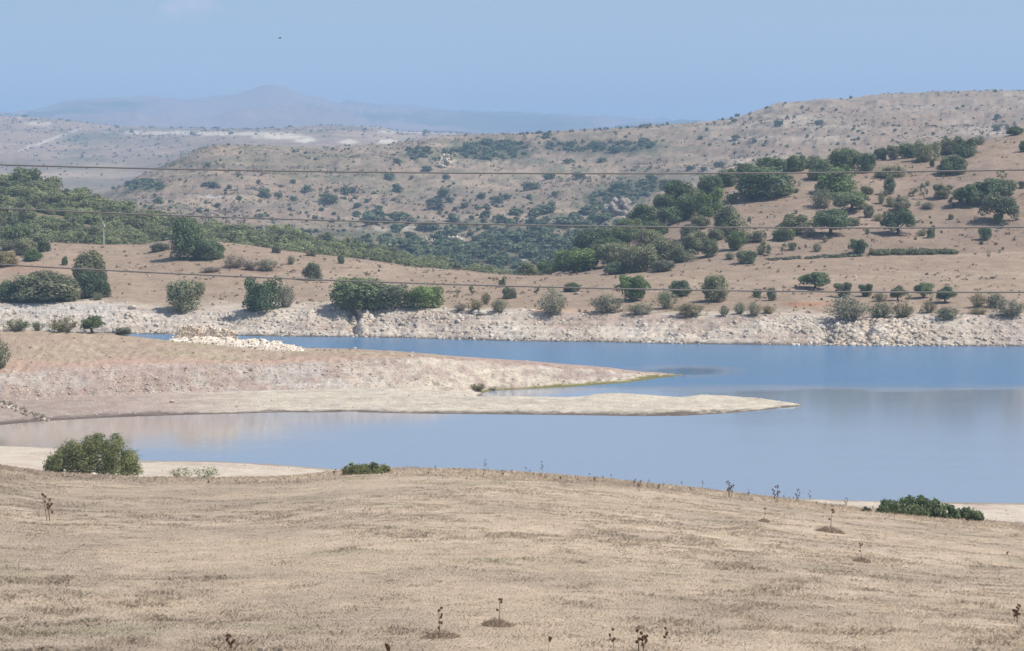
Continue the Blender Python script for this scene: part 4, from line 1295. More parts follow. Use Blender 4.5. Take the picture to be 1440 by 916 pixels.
def lobes_low(g, sw, sh):
    out = []
    for i in range(70):
        a = g.uniform(-1, 1)
        env = (.98 if a < -.1 else (.78 if a < .35 else .55)) * (1 - .5 * abs(a) ** 5) * g.uniform(.8, 1.05)
        s = g.uniform(.10, .19) * sh
        out.append(((a * sw * .46, g.uniform(-.35, .35) * sw * .35, env * sh * g.uniform(.2, .84)), (s, s, s)))
    return out


def lobes_flat(g, sw, sh):
    out = []
    for i in range(60):
        a = g.uniform(-1, 1)
        s = g.uniform(.09, .18) * sh
        out.append(((a * sw * .46, g.uniform(-.35, .35) * sw * .4, sh * (1 - .4 * a * a) * g.uniform(.2, .82)), (s, s, s * 1.2)))
    out.append(((0, 0, .32 * sh), (.44 * sw, .25 * sw, .40 * sh)))
    return out


fore_bush('bush', 131, 668, 136, 64, 11, 'fore', 26000, lobes_main, 'large leafy green bush at the left edge of the field', .10, 44)
fore_bush('bush', 1282, 725, 96, 31, 12, 'dark', 11000, lobes_flat, 'dark green bush in front of the white sand at right', .10)
fore_bush('bush', 1348, 731, 76, 25, 14, 'dark', 7000, lobes_low, 'low dark bush adjoining the right side of the bigger one', .10, 18)
fore_bush('bush', 1218, 720, 13, 9, 15, 'grey', 500, lobes_flat, 'very small bush left of the dark bushes on the sand', .08, 6)
fore_bush('bush', 515, 667, 68, 20, 16, 'fore', 7000, lobes_flat, 'flat green bush peeking over the middle of the field edge', .085, 14)
o = plant('wisp', 'fore', 255, 672, 40, 15, 'shrub', 'sparse upright green plant on the beach right of the large bush', 'sparse plants on the beach', (215, 290))
o = plant('wisp', 'fore', 288, 672, 36, 16, 'shrub', 'sparse upright green plant second from the large bush on the beach', 'sparse plants on the beach', (215, 290))
# ------------------------------------------------------------------ stones
def ico():
    p = (1 + 5 ** .5) / 2
    v = unit(np.array([(-1, p, 0), (1, p, 0), (-1, -p, 0), (1, -p, 0), (0, -1, p), (0, 1, p), (0, -1, -p), (0, 1, -p), (p, 0, -1), (p, 0, 1), (-p, 0, -1), (-p, 0, 1)], float))
    f = np.array([(0, 11, 5), (0, 5, 1), (0, 1, 7), (0, 7, 10), (0, 10, 11), (1, 5, 9), (5, 11, 4), (11, 10, 2), (10, 7, 6), (7, 1, 8), (3, 9, 4), (3, 4, 2), (3, 2, 6), (3, 6, 8), (3, 8, 9), (4, 9, 5), (2, 4, 11), (6, 2, 10), (8, 6, 7), (9, 8, 1)])
    return v, f


ICV, ICF = ico()
CUBE = np.array([(x, y, z) for z in (-1, 1) for y in (-1, 1) for x in (-1, 1)], float)
CUBEF = np.array([(0, 2, 3, 1), (4, 5, 7, 6), (0, 1, 5, 4), (2, 6, 7, 3), (0, 4, 6, 2), (1, 3, 7, 5)])


def stones(name, pos, size, mat, seed, flat=.65, colr=(.8, 1.2)):
    """angular stones merged: pos (n,3), size (n,)"""
    g = rnd(seed)
    n = len(pos)
    V = np.tile(CUBE, (n, 1, 1)) * (.62 + .5 * g.random((n, 8, 3)))
    sc = np.stack([.8 + .6 * g.random(n), .8 + .5 * g.random(n), flat * (.7 + .6 * g.random(n))], -1)
    V = V * sc[:, None] * size[:, None, None] * .52
    a, b, e = g.random(n) * 6.28, g.normal(size=n) * .35, g.normal(size=n) * .35
    ca, sa, cb, sb, ce, se = [f(q)[:, None] for q in (a, b, e) for f in (np.cos, np.sin)]
    x, y, z = V[..., 0] * ce + V[..., 2] * se, V[..., 1], -V[..., 0] * se + V[..., 2] * ce
    x, y, z = x, y * cb - z * sb, y * sb + z * cb
    V = np.stack([x * ca - y * sa, x * sa + y * ca, z], -1) + pos[:, None]
    Fc = CUBEF[None] + (np.arange(n) * 8)[:, None, None]
    c = colr[0] + (colr[1] - colr[0]) * g.random(n)
    return mesh_np(name, V.reshape(-1, 3), Fc.reshape(-1), 4, mat, False, np.repeat(c, 8), 'Tint')


def stone_mat(name, col, nscale=1.2):
    m = Nd(name)
    pos = m.n('ShaderNodeNewGeometry').outputs['Position']
    at = m.n('ShaderNodeAttribute', attribute_name='Tint').outputs['Color']
    f = m.noise(pos, nscale, 5, .65)
    f2 = m.noise(pos, .12, 3, .5)
    c = m.mul(tuple(col), at)
    c = m.mul(c, m.ramp(f.outputs[0], [(.3, (.72, .68, .64)), (.7, (1.14, 1.14, 1.12))]).outputs[0])
    c = m.mul(c, m.ramp(f2.outputs[0], [(.35, (.92, .84, .78)), (.65, (1.05, 1.06, 1.06))]).outputs[0])
    m.bsdf(c, .9, .15)
    return m.m


PALE = stone_mat('pale_limestone', (.62, .575, .51))
CREAMY = stone_mat('cream_stone', (.66, .59, .49))
GREYST = stone_mat('grey_stone', (.40, .36, .325))


def grid_scatter(a, b, n, seed, dens=None, tmin=0.0, tmax=1.0):
    g = rnd(seed)
    r = R[a] + (tmin + (tmax - tmin) * g.random(n)) * (R[b] - R[a])
    # columns inside or near the picture
    c = g.uniform((-760 / F + UMAX), (760 / F + UMAX), n) / (2 * UMAX) * (NC - 1)
    r0, c0 = np.minimum(r.astype(int), R[b] - 1), c.astype(int)
    fr, fc = (r - r0)[:, None], (c - c0)[:, None]
    G = lambda i, j: np.stack([Xg[i, j], Yg[i, j], Zg[i, j]], -1)
    p = (G(r0, c0) * (1 - fc) + G(r0, c0 + 1) * fc) * (1 - fr) + (G(r0 + 1, c0) * (1 - fc) + G(r0 + 1, c0 + 1) * fc) * fr
    px = PX[r0, c0]; t = (r - R[a]) / (R[b] - R[a])
    if dens is not None:
        k = g.random(n) < dens(p, px, t)
        p, px, t = p[k], px[k], t[k]
    return p, px, t, g


def bank_d(p, px, t):
    n = fbm(p[:, 0] / 7, p[:, 1] / 4, 130, 4)
    d = .45 + .9 * n + .5 * np.exp(-((px - 1235) / 70) ** 2) + .35 * np.exp(-((px - 560) / 90) ** 2) - .5 * sstep(.5, .9, t) * np.exp(-((px - 900) / 90) ** 2)
    return np.clip(d, .04, 1) * sstep(-.1, .3, p[:, 2] + .2)


p, px, t, g = grid_scatter('D1', 'D2', 26000, 141, bank_d)
sz = .12 + .16 * g.random(len(p)) + .65 * g.random(len(p)) ** 9 + .6 * np.exp(-((px - 1235) / 60) ** 2) * g.random(len(p)) ** 2
link('bank_rubble', stones('bank_rubble', p - [0, 0, .06], sz, PALE, 1, .62, (.72, 1.15)), None, 'pale angular rubble covering the rocky bank', 'rubble', None, 'stuff')
p, px, t, g = grid_scatter('D2', 'E1', 2600, 142, lambda p, px, t: np.clip(.9 - t * 9 + .5 * fbm(p[:, 0] / 8, p[:, 1] / 8, 131, 3), .012, 1))
link('pasture_rubble', stones('pasture_rubble', p, .18 + .5 * g.random(len(p)) ** 3, PALE, 2, .7, (.65, 1.15)), None, 'stones strewn along the brow of the bank', 'rubble', None, 'stuff')
p, px, t, g = grid_scatter('C1', 'C2', 15000, 143, lambda p, px, t: np.clip(.45 + 1.1 * fbm(p[:, 0] / 6, p[:, 1] / 3, 132, 4), .05, 1) * sstep(.0, .4, p[:, 2]))
link('peninsula_gravel', stones('peninsula_gravel', p - [0, 0, .04], .10 + .26 * g.random(len(p)) ** 3, CREAMY, 3, .5, (.72, 1.12)), None, 'whitish stones littering the peninsula bank', 'gravel', None, 'stuff')
p, px, t, g = grid_scatter('B1', 'C1', 7500, 144, lambda p, px, t: np.clip(.3 + 1.2 * fbm(p[:, 0] / 7, p[:, 1] / 2.5, 133, 4), .03, 1) * sstep(.1, .3, p[:, 2]) * (1 - .75 * sstep(800, 960, px)))
link('spit_gravel', stones('spit_gravel', p - [0, 0, .03], .09 + .22 * g.random(len(p)) ** 3, CREAMY, 4, .45, (.65, 1.1)), None, 'pebbles spread over the low spit', 'gravel', None, 'stuff')
p, px, t, g = grid_scatter('C2', 'C3', 900, 145, lambda p, px, t: np.clip(.03 + .9 * sstep(.93, .99, t) * sstep(520, 640, px), 0, 1))
link('crest_gravel', stones('crest_gravel', p, .12 + .35 * g.random(len(p)) ** 3, CREAMY, 5, .6, (.8, 1.15)), None, 'stones along the back edge of the peninsula', 'gravel', None, 'stuff')
p, px, t, g = grid_scatter('A6', 'A7', 2600, 146, lambda p, px, t: np.clip(.3 + .9 * fbm(p[:, 0] / 4, p[:, 1] / 4, 134, 4), .03, 1) * sstep(.05, .2, p[:, 2]))
link('beach_pebbles', stones('beach_pebbles', p, .06 + .22 * g.random(len(p)) ** 4, CREAMY, 6, .6, (.7, 1.1)), None, 'small pale stones on the sandy beach', 'gravel', None, 'stuff')


def boulder(px, py, w, h, mat, label, ylim, seed, group=None, name='boulder'):
    x, y, z = ground(px, py, *ylim)
    s = w / F * y
    g = rnd(seed)
    v = ICV * (.75 + .45 * g.random((12, 1)))
    v = np.clip(v, -.8, .8) * [.62, .62, .62]
    me = mesh_np(name, v, ICF, 3, mat, False, np.full(12, 1.0), 'Tint')
    o = link(name, me, None, label, name.split('_')[-1], group)
    o.location = (x, y, z + .18 * h / F * y); o.scale = (s, s * .9, h / F * y); o.rotation_euler = (g.normal() * .2, g.normal() * .2, g.random() * 6.28)
    return o


for i, (px, py, w, h, mt, lab, yl) in enumerate((
        (1147, 409, 4.5, 5, CREAMY, 'white stone standing beside the umbrella-shaped oak', SH), (1203, 390, 5, 3, PALE, 'small white stone alone on the pasture above the shore trees', SH),
        (499, 489, 5, 3.5, CREAMY, 'white boulder on the back edge of the peninsula', (370, 450)), (578, 501, 6, 4, CREAMY, 'pinkish white boulder on top of the peninsula bank', (365, 430)),
        (616, 503, 4, 2.5, CREAMY, 'small white boulder right of a pinkish one on the peninsula', (365, 430)), (680, 441, 16, 8, PALE, 'large pale boulder at the top of the bank among shrubs', SH),
        (668, 440, 10, 6, PALE, 'pale boulder left of the largest bank-top boulder', SH), (735, 437, 10, 4, PALE, 'flat pale rock in the left of a row on the bank brow', SH), (748, 437, 9, 4, PALE, 'flat pale rock at the right of a row on the bank brow', SH),
        (789, 416, 12, 5, GREYST, 'grey rock below the dark flat bush on the stone heap', SH), (812, 414, 10, 5, GREYST, 'grey rock right of the dark flat bush on the stone heap', SH), (186, 434, 14, 7, PALE, 'pale square block at the right end of the white bank wall', SH),
        (1396, 446, 9, 7, GREYST, 'dark grey boulder below the right-hand thicket', SH), (242, 566, 8, 4.5, PALE, 'big pale stone on the muddy bank of the peninsula', (320, 380)), (333, 573, 4, 3.5, GREYST, 'small grey stone near the water on the muddy bank', (325, 370)),
        (230, 663, 6, 3, CREAMY, 'white stone on the beach right of the large leafy bush', (215, 300)), (131, 668, 9, 6, CREAMY, 'pale stone at the foot of the large leafy bush', (150, 230)),
        (507, 444, 10, 20, GREYST, 'tall grey rock slab standing in the bank gully', SH), (522, 452, 9, 16, PALE, 'pale upright rock slab right of the bank gully', SH))):
    boulder(px, py, w, h, mt, lab, yl, 300 + i)


def outcrop(px, py, w, h, n, mat, label, ylim, seed, smin=.12, smax=.3, name='rock_outcrop'):
    x, y, z = ground(px, py, *ylim)
    s, hh = w / F * y, h / F * y
    g = rnd(seed)
    p = np.stack([g.uniform(-.5, .5, n), g.uniform(-.25, .25, n), g.random(n) ** 1.3], -1)
    p[:, 0] *= (1 - .6 * p[:, 2]); p[:, 1] += .35 * p[:, 2] * hh / s
    p = p * [s, s, hh * .85]
    o = link(name, stones(name, p, s * g.uniform(smin, smax, n), mat, seed, 1.1, (.75, 1.12)), None, label, 'outcrop')
    o.location = (x, y, z)
    return o


outcrop(627, 236, 15, 22, 46, CREAMY, 'pale pointed rock pinnacle on the far scrubby hill', (1400, 2100), 401)
outcrop(872, 303, 38, 24, 60, GREYST, 'grey rock cliff in the narrow valley behind the grove', (900, 1500), 402, .10, .26)
outcrop(636, 339, 30, 6, 40, CREAMY, 'low pale rocks among scrub at the valley bottom', (1100, 1500), 403, .08, .16)
outcrop(608, 341, 18, 5, 24, CREAMY, 'small patch of pale rocks left of the low valley rocks', (1100, 1500), 404, .08, .16)
outcrop(802, 346, 16, 10, 24, PALE, 'pale rocks above the valley grove', (1100, 1500), 405, .1, .22)
p, px, t, g = grid_scatter('D1', 'D2', 60000, 406, lambda p, px, t: .75 * np.exp(-((px - 1225) / 38) ** 2) * sstep(1.02, .8, t))
pm = p.mean(0)
o = link('rock_outcrop', stones('rock_outcrop', p - pm - [0, 0, .05], .30 + .85 * g.random(len(p)) ** 2.8, PALE, 406, .8, (.7, 1.15)), None, 'whitish blocky outcrop rising from the water below the silvery shrub', 'outcrop')
o.location = pm

# stone line running into the water and the ruined wall
g = rnd(420)
n = 130
tt_ = g.random(n)
pp = []
for t_ in tt_:
    x, y, z = ground(-14 + 80 * t_ + g.normal() * 3.0, 563 + 30 * t_ ** 1.1 + g.normal() * 2.2, 322, 372)
    pp.append((x, y, z))
pp = np.array(pp)
base = pp.mean(0)
o = link('stone_wall', stones('stone_wall', pp - base, .14 + .36 * g.random(n) ** 2, stone_mat('wall_stone', (.50, .46, .41)), 421, .75, (.35, 1.3)), None, 'low tumbled stone wall running down the mud into the water', 'wall')
o.location = base
for i in range(16):
    t_ = i / 16
    plant('wisp', 'brush' if i % 3 else 'dry', -8 + 74 * t_ + g.normal() * 2, 562 + 29 * t_ + g.normal(), 6 + 5 * g.random(), 3 + 2 * g.random(), 'shrub', 'small dry weed growing along the tumbled stone wall', 'weeds along the tumbled wall', (322, 372))

x0, y0, z0 = ground(330, 487, 372, 395)
rw = empty('ruined_wall', (x0, y0, z0), 'white ruined stone wall with rubble slope on the peninsula', 'wall')
k = y0 / F
TOPX, TOPH = [-97, -88, -60, 10, 40, 60, 75, 88, 98], [0, 5, 10, 12, 12.5, 9.5, 8, 6.5, 0]


def ridge(name, xs, hts, half, mat, nz, seedn, dy):
    """a continuous bank of masonry: front foot, sloping face, rough top, back"""
    prof = np.array([(-1.0, -.25), (-.82, .25), (-.6, .55), (-.4, .8), (-.22, .96), (0, 1.0), (.22, .97), (.5, .6), (.8, .1), (1.0, -.25)]) if half > .6 else np.array([(-1.05, -.2), (-1, .15), (-.98, .4), (-1, .65), (-.96, .9), (-.6, 1.0), (.6, 1.0), (1, .9), (1, .4), (1, -.2)])
    X_ = np.repeat(xs[:, None] * k, len(prof), 1)
    Yl = np.repeat(prof[None, :, 0] * half, len(xs), 0) + dy
    gz = ground_at((X_ + x0).ravel(), (Yl + y0).ravel()).reshape(X_.shape) - z0
    Z_ = gz + prof[None, :, 1] * hts[:, None] * k
    nn = fbm(X_ / .5, Z_ / .35 + Yl, seedn, 3) * nz
    Yl = Yl - nn; Z_ = Z_ + fbm(X_ / .45, Yl / .45 + 7, seedn + 5, 3) * nz
    idx = np.arange(X_.size).reshape(X_.shape)
    q = np.stack([idx[:-1, :-1], idx[1:, :-1], idx[1:, 1:], idx[:-1, 1:]], -1).reshape(-1)
    V_ = np.stack([X_, Yl, Z_], -1).reshape(-1, 3)
    return V_, q


def join_meshes(name, V_, q, me2, mat):
    """quads V_, q plus an existing quad mesh, one mesh"""
    n2 = len(me2.vertices); v2 = np.empty(n2 * 3, np.float32); me2.vertices.foreach_get('co', v2)
    l2 = np.empty(len(me2.loops), np.int32); me2.loops.foreach_get('vertex_index', l2)
    c2 = np.empty(n2 * 4, np.float32); me2.attributes['Tint'].data.foreach_get('color', c2)
    tint = np.concatenate([np.full(len(V_), .98), c2.reshape(-1, 4)[:, 0]])
    return mesh_np(name, np.concatenate([V_, v2.reshape(-1, 3)]), np.concatenate([q, l2 + len(V_)]), 4, mat, False, tint, 'Tint')


WR, WM = stone_mat('white_rubble', (.80, .75, .66)), stone_mat('ruin_masonry', (.84, .755, .64))
xs = np.linspace(-97, 98, 260)
hts = np.interp(xs, TOPX, TOPH) * (.82 + .36 * vnoise(xs / 7, xs * 0, 9))
V_, q = ridge('rubble', xs, hts, 1.9, WR, .16, 71, 0.2)
n = 1500
i_ = g.integers(0, len(V_), n)
pos = V_[i_] + g.normal(size=(n, 3)) * [.25, .15, .04] - [0, 0, .05]
link('rubble', join_meshes('rubble', V_, q, stones('rubble_stone', pos, .10 + .26 * g.random(n) ** 3, WR, 431, .7, (.86, 1.08)), WR), rw)
xs = np.linspace(-84, 0, 150)
hi = np.interp(xs, [-84, -82, -81, -66, -50, -46, -44, -41, -39, -10, -2, 0], [10, 13, 22, 24.5, 23.5, 22, 15, 15, 23.5, 22.5, 21, 13]) * (.90 + .18 * vnoise(xs / 2.2, xs * 0, 8))
V_, q = ridge('masonry', xs, hi, .4, WM, .10, 83, .75)
n = 420
i_ = g.integers(0, len(V_), n)
pos = V_[i_] + g.normal(size=(n, 3)) * [.25, .05, .10]
link('masonry', join_meshes('masonry', V_, q, stones('masonry_stone', pos, .18 + .22 * g.random(n), WM, 432, .65, (.82, 1.12)), WM), rw)

# ------------------------------------------------------------------ dead tufts over the slopes
def dead_tufts(name, a, b, n, seed, dens, lo, hi, label):
    p, px, t, g = grid_scatter(a, b, n, seed, dens)
    n = len(p); m_ = 7
    s = lo + (hi - lo) * g.random(n) ** 2.5
    c = np.repeat(p, m_, 0) + g.normal(size=(n * m_, 3)) * (np.repeat(s, m_)[:, None] * [.28, .28, .10])
    c[:, 2] += np.repeat(s, m_) * .18
    ss = np.repeat(s, m_) * (.25 + .25 * g.random(n * m_))
    V = quads(c, unit(g.normal(size=(n * m_, 3))), g.normal(size=(n * m_, 3)) * .5 + [0, 0, 1], ss, ss * .45)
    tt = np.repeat(.55 + .6 * g.random(n), m_ * 4)
    link(name, mesh_np(name, V, np.arange(len(V)), 4, TUFTM, False, tt, 'Tint'), None, label, 'tufts', None, 'stuff')


TUFTM = leaf_mat('dead_tuft', (.27, .225, .16), .2, 0)
dead_tufts('pasture_tufts', 'D2', 'E1', 4200, 161, lambda p, px, t: np.clip(.35 + 1.1 * fbm(p[:, 0] / 9, p[:, 1] / 14, 151, 4), .05, 1), .25, 1.1, 'dead grass tufts over the shore pasture')
dead_tufts('hillside_tufts', 'E1', 'F', 6500, 162, lambda p, px, t: np.clip(.35 + 1.1 * fbm(p[:, 0] / 11, p[:, 1] / 18, 152, 4), .05, 1), .3, 1.5, 'dead tufts and tiny shrubs over the tan hillside')
dead_tufts('slope_tufts', 'H1', 'I', 26000, 163, lambda p, px, t: np.clip(.35 + 1.2 * fbm(p[:, 0] / 60, p[:, 2] / 6, 153, 4), .03, 1), .8, 3.6, 'dead tufts and tiny shrubs over the hill across the valley')
dead_tufts('plateau_tufts', 'J0', 'J', 9000, 164, lambda p, px, t: np.clip(.3 + 1.2 * fbm(p[:, 0] / 200, p[:, 1] / 300, 154, 4), .02, 1), 2.0, 7.5, 'dark tufts over the hazy plateau')
dead_tufts('peninsula_tufts', 'C2', 'C3', 1500, 165, lambda p, px, t: np.clip(.3 + 1.2 * fbm(p[:, 0] / 5, p[:, 1] / 5, 155, 4), .02, 1) * sstep(620, 420, px), .12, .5, 'dry grass tufts on top of the peninsula')

# ------------------------------------------------------------------ dry grass
g = rnd(50)
NB = 980000
ly = np.exp(g.uniform(math.log(46), math.log(203), NB))
x = g.uniform(-1, 1, NB) * (770 / F * ly + 9); y = ly
tf = sstep(-.3, .55, FIELD_TUFT(x, y))
keep = g.random(NB) < (.50 + .35 * tf + .15 * sstep(150, 185, ly))
x, y, tf = x[keep], y[keep], tf[keep]
z = np.empty(len(x))
zi = ground_at(x, y)
n = len(x)
rim = sstep(160, 180, y)                                                          # taller stand along the brow
clump = sstep(.62, .85, tf) * (.5 + .5 * sstep(-.1, .3, fbm(x / 3.0, y / 4.5, 38, 3)))
hgt = (.024 + .030 * tf + .045 * clump + .10 * rim * (.5 + g.random(n))) * (.6 + .8 * g.random(n))
wid = (.004 + .00009 * y) * (.7 + .6 * g.random(n))
an = g.random(n) * 6.28
bx, by = np.cos(an) * wid, np.sin(an) * wid
le = g.normal(size=(n, 2)) * .75 * hgt[:, None]
v0 = np.stack([x - bx, y - by, zi - .02], -1); v1 = np.stack([x + bx, y + by, zi - .02], -1)
m0 = np.stack([x + bx * .7 + le[:, 0] * .4, y + by * .7 + le[:, 1] * .4, zi + hgt * .6], -1)
v2 = np.stack([x + le[:, 0], y + le[:, 1], zi + hgt], -1)
V = np.stack([v0, v1, m0, v2], 1).reshape(-1, 3)
bl = np.array([.72, .585, .445]) * (1 - .55 * tf[:, None] * (1 - rim[:, None])) + np.array([.56, .455, .355]) * (.55 * tf[:, None] * (1 - rim[:, None]))
bl = bl * (.91 + .18 * g.random(n))[:, None]
bl = bl * (1 - FIELD_GREY(x, y)[:, None] * [.19, .185, .16])
gx_, gy_, _ = ground(712, 788, 48, 200)
gp = np.exp(-((x - gx_) / 1.5) ** 2 - ((y - gy_) / 1.3) ** 2)[:, None] * .75
bl = bl * (1 - gp) + np.array([.33, .42, .20]) * gp
gr = (g.random(n) < .05 + .10 * sstep(.34, .6, fbm(x / 6, y / 6, 35, 4)))[:, None]
bl = np.where(gr, bl * [.72, .86, .72], bl)
mg = Nd('straw_blade')
at = mg.n('ShaderNodeAttribute', attribute_name='Col').outputs['Color']
bb = mg.n('ShaderNodeBsdfDiffuse'); mg.l(at, bb.inputs[0])
upn = mg.n('ShaderNodeCombineXYZ'); upn.inputs[0].default_value = .15; upn.inputs[2].default_value = 1.0
mg.l(upn.outputs[0], bb.inputs['Normal'])
tr = mg.n('ShaderNodeBsdfTranslucent'); mg.l(at, tr.inputs[0])
mx = mg.n('ShaderNodeMixShader'); mx.inputs[0].default_value = .5
mg.l(bb.outputs[0], mx.inputs[1]); mg.l(tr.outputs[0], mx.inputs[2]); mg.l(mx.outputs[0], mg.out.inputs[0])
link('grass', mesh_np('grass', V, np.arange(len(V)), 4, mg.m, False, np.repeat(bl, 4, 0)), None, 'dry straw coloured grass covering the field', 'grass', None, 'stuff')

# ------------------------------------------------------------------ dead thistles
STEM = simple_mat('thistle_stem', (.25, .18, .125), 20)
HEAD = simple_mat('thistle_head', (.19, .100, .065), 30)
DEAD = simple_mat('dead_thistle_leaf', (.25, .195, .145), 20)


def head_mesh(seed):
    g = rnd(seed)
    n = 60
    d = unit(g.normal(size=(n, 3)) + [0, 0, .35])
    a = unit(np.cross(d, g.normal(size=(n, 3))))
    r = .030
    V = [ICV * [r, r, r * 1.15]]
    L_ = [ICF.reshape(-1)]
    tri = np.stack([d * r * .8 - a * .009, d * r * .8 + a * .009, d * r * (1.6 + .6 * g.random((n, 1)))], 1).reshape(-1, 3)
    V.append(tri); L_.append(np.arange(len(tri)) + 12)
    return mesh_np('flower_head', np.concatenate(V), np.concatenate(L_), 3, HEAD)


HEADS = [head_mesh(600 + i) for i in range(3)]


def thistle_kind(v, nst, spread, mound):
    """height 1 m; returns stem mesh, head positions, leaf mesh, mound mesh"""
    g = rnd(700 + v)
    paths, heads = [], []
    for s in range(nst):
        th = g.random() * 6.28
        off = np.array([math.cos(th), math.sin(th), 0]) * spread * (g.random() if nst > 1 else 0)
        lean = g.normal(size=2) * .10
        hh = 1.0 if s == 0 else g.uniform(.6, .95)
        pts = np.array([off + [lean[0] * t ** 1.5 + .02 * math.sin(5 * t + s), lean[1] * t ** 1.5, hh * t - .03] for t in np.linspace(0, 1, 8)])
        paths.append((pts, np.linspace(.014, .007, 8)))
        heads.append(pts[-1])
        for b in range(int(g.integers(2, 5))):
            t0 = int(g.integers(3, 7)); th = g.random() * 6.28
            ln = g.uniform(.08, .22)
            e = pts[t0] + np.array([math.cos(th) * ln * .8, math.sin(th) * ln * .8, ln * g.uniform(.3, 1.1)])
            mid = (pts[t0] + e) / 2 + np.array([math.cos(th), math.sin(th), -.4]) * .025
            paths.append((np.array([pts[t0], mid, e]), np.array([.008, .006, .005])))
            heads.append(e)
    SV, SL = tubes(paths, 5)
    n = 34 * nst
    t = g.random(n)
    st = g.integers(0, nst, n)
    tri = []
    for i in range(n):
        main = [p for p in paths if len(p[0]) == 8][st[i]][0]
        p0 = main[min(int(t[i] ** 1.6 * 7), 6)]
        th = g.random() * 6.28
        d = np.array([math.cos(th), math.sin(th), g.uniform(-.6, .4)]); ln = g.uniform(.05, .17)
        sd = np.array([-math.sin(th), math.cos(th), 0]) * .012
        tri += [p0 - sd, p0 + sd, p0 + d * ln]
    sm = mesh_np('stem', SV, SL, 4, STEM, True)
    lm = mesh_np('dead_leaves', np.array(tri), np.arange(len(tri)), 3, DEAD)
    mm = None
    if mound:
        n = 1500
        rr = np.sqrt(g.random(n)); th = g.random(n) * 6.28
        p0 = np.stack([np.cos(th) * rr * .72 + .08, np.sin(th) * rr * .45, .30 * (1 - rr) ** .9 * g.random(n)], -1)
        d = unit(g.normal(size=(n, 3)) + [0, 0, .35]); sd = unit(np.cross(d, g.normal(size=(n, 3)))) * .010
        tri = np.stack([p0 - sd, p0 + sd, p0 + d * g.uniform(.05, .15, (n, 1))], 1).reshape(-1, 3)
        mm = mesh_np('dead_rosette', tri, np.arange(len(tri)), 3, simple_mat('dead_rosette', (.40, .31, .235), 9))
    return sm, heads, lm, mm


TK = [thistle_kind(0, 1, 0, False), thistle_kind(1, 3, .16, False), thistle_kind(2, 1, 0, True), thistle_kind(3, 5, .34, False), thistle_kind(4, 1, 0, False), thistle_kind(5, 2, .10, True)]


def thistle(k, px, py, h, label, group, rz):
    x, y, z = ground(px, py, 48, 200)
    s = h / F * y
    sm, heads, lm, mm = TK[k]
    r = empty('thistle', (x, y, z), label, 'thistle', group, rz)
    r.scale = (s, s, s)
    link('stem', sm, r); link('dead_leaves', lm, r)
    for i, hp in enumerate(heads):
        o = link('flower_head', HEADS[i % 3], r)
        o.location = hp
        q = max(1.0, .70 / s) if s < .9 else 1.0
        o.scale = (q * 1.1,) * 3
    if mm:
        link('dead_rosette', mm, r)
    return r


GT = 'dead thistles in the dry field'
for k, px, py, h, lab in (
        (5, 617, 897, 40, 'dead thistle on a heap of dry leaves, left of two heaps at the front'), (2, 703, 880, 40, 'dead thistle with reddish head on a heap, right of two heaps at the front'), (4, 771, 918, 22, 'single thin thistle cut by the bottom edge right of the heaps'),
        (0, 862, 918, 34, 'tall dark thistle at the bottom edge, left of the low thicket'), (3, 905, 916, 32, 'many-stemmed thistle thicket at the bottom edge'), (0, 937, 908, 26, 'thistle with one raised head at the right of the bottom thicket'),
        (1, 547, 920, 14, 'short thistle barely rising above the bottom edge'), (1, 326, 918, 28, 'leaning brown thistle at the bottom edge in the left half'), (1, 72, 733, 40, 'branching grey thistle with three dark heads at the left of the field'),
        (2, 1169, 749, 34, 'upright dead thistle in a ring of dry leaves right of the brow cluster'), (2, 1212, 791, 28, 'leaning dead thistle on a low heap at right of the field'), (2, 1074, 734, 20, 'small bent thistle below the brow cluster'),
        (1, 1091, 708, 27, 'dark bushy-headed thistle standing against the water and sand'), (3, 1026, 699, 24, 'cluster of many thistle stems on the field brow'), (1, 1121, 706, 18, 'thistle with drooping heads against the white sand'),
        (0, 1139, 706, 17, 'thin thistle against the white sand right of the drooping one'), (1, 1189, 712, 13, 'thistle with two heads on the brow before the white sand'), (4, 1258, 733, 17, 'thin brown thistle in front of the dark sand bush'),
        (1, 897, 691, 16, 'thistle with dark heads just below the brow right of the middle'), (0, 763, 665, 19, 'taller lone thistle on the brow in the middle'), (0, 683, 662, 17, 'lone thistle on the brow left of the taller one'),
        (4, 738, 664, 9, 'tiny thistle between two lone brow thistles'), (4, 657, 681, 10, 'tiny thistle a little below the brow'), (1, 486, 671, 13, 'brown thistle at the left end of the flat green bush'), (3, 1430, 875, 24, 'dry grey thistle stems at the right edge of the field'),
        (4, 1419, 790, 14, 'small single thistle near the right edge'), (4, 960, 688, 11, 'tiny thistle on the brow left of the stem cluster'), (4, 988, 690, 14, 'thin thistle just left of the stem cluster'), (0, 1052, 702, 14, 'single thistle just right of the stem cluster'),
        (4, 858, 675, 8, 'tiny stalk on the brow between middle and right'), (4, 830, 673, 7, 'small stalk on the brow right of the taller lone thistle')):
    thistle(k, px, py, h, lab, GT, rg.random() * 6.28)

for i in range(34):
    px = rg.uniform(600, 1200) if i < 26 else rg.uniform(20, 560)
    top, j = crest_py('A4', px)
    thistle(rg.choice((0, 1, 4)), px, top + rg.uniform(1, 9), rg.uniform(5, 10), 'tiny dry stalk poking out of the grass along the brow of the field', 'tiny stalks along the brow', rg.random() * 6.28)

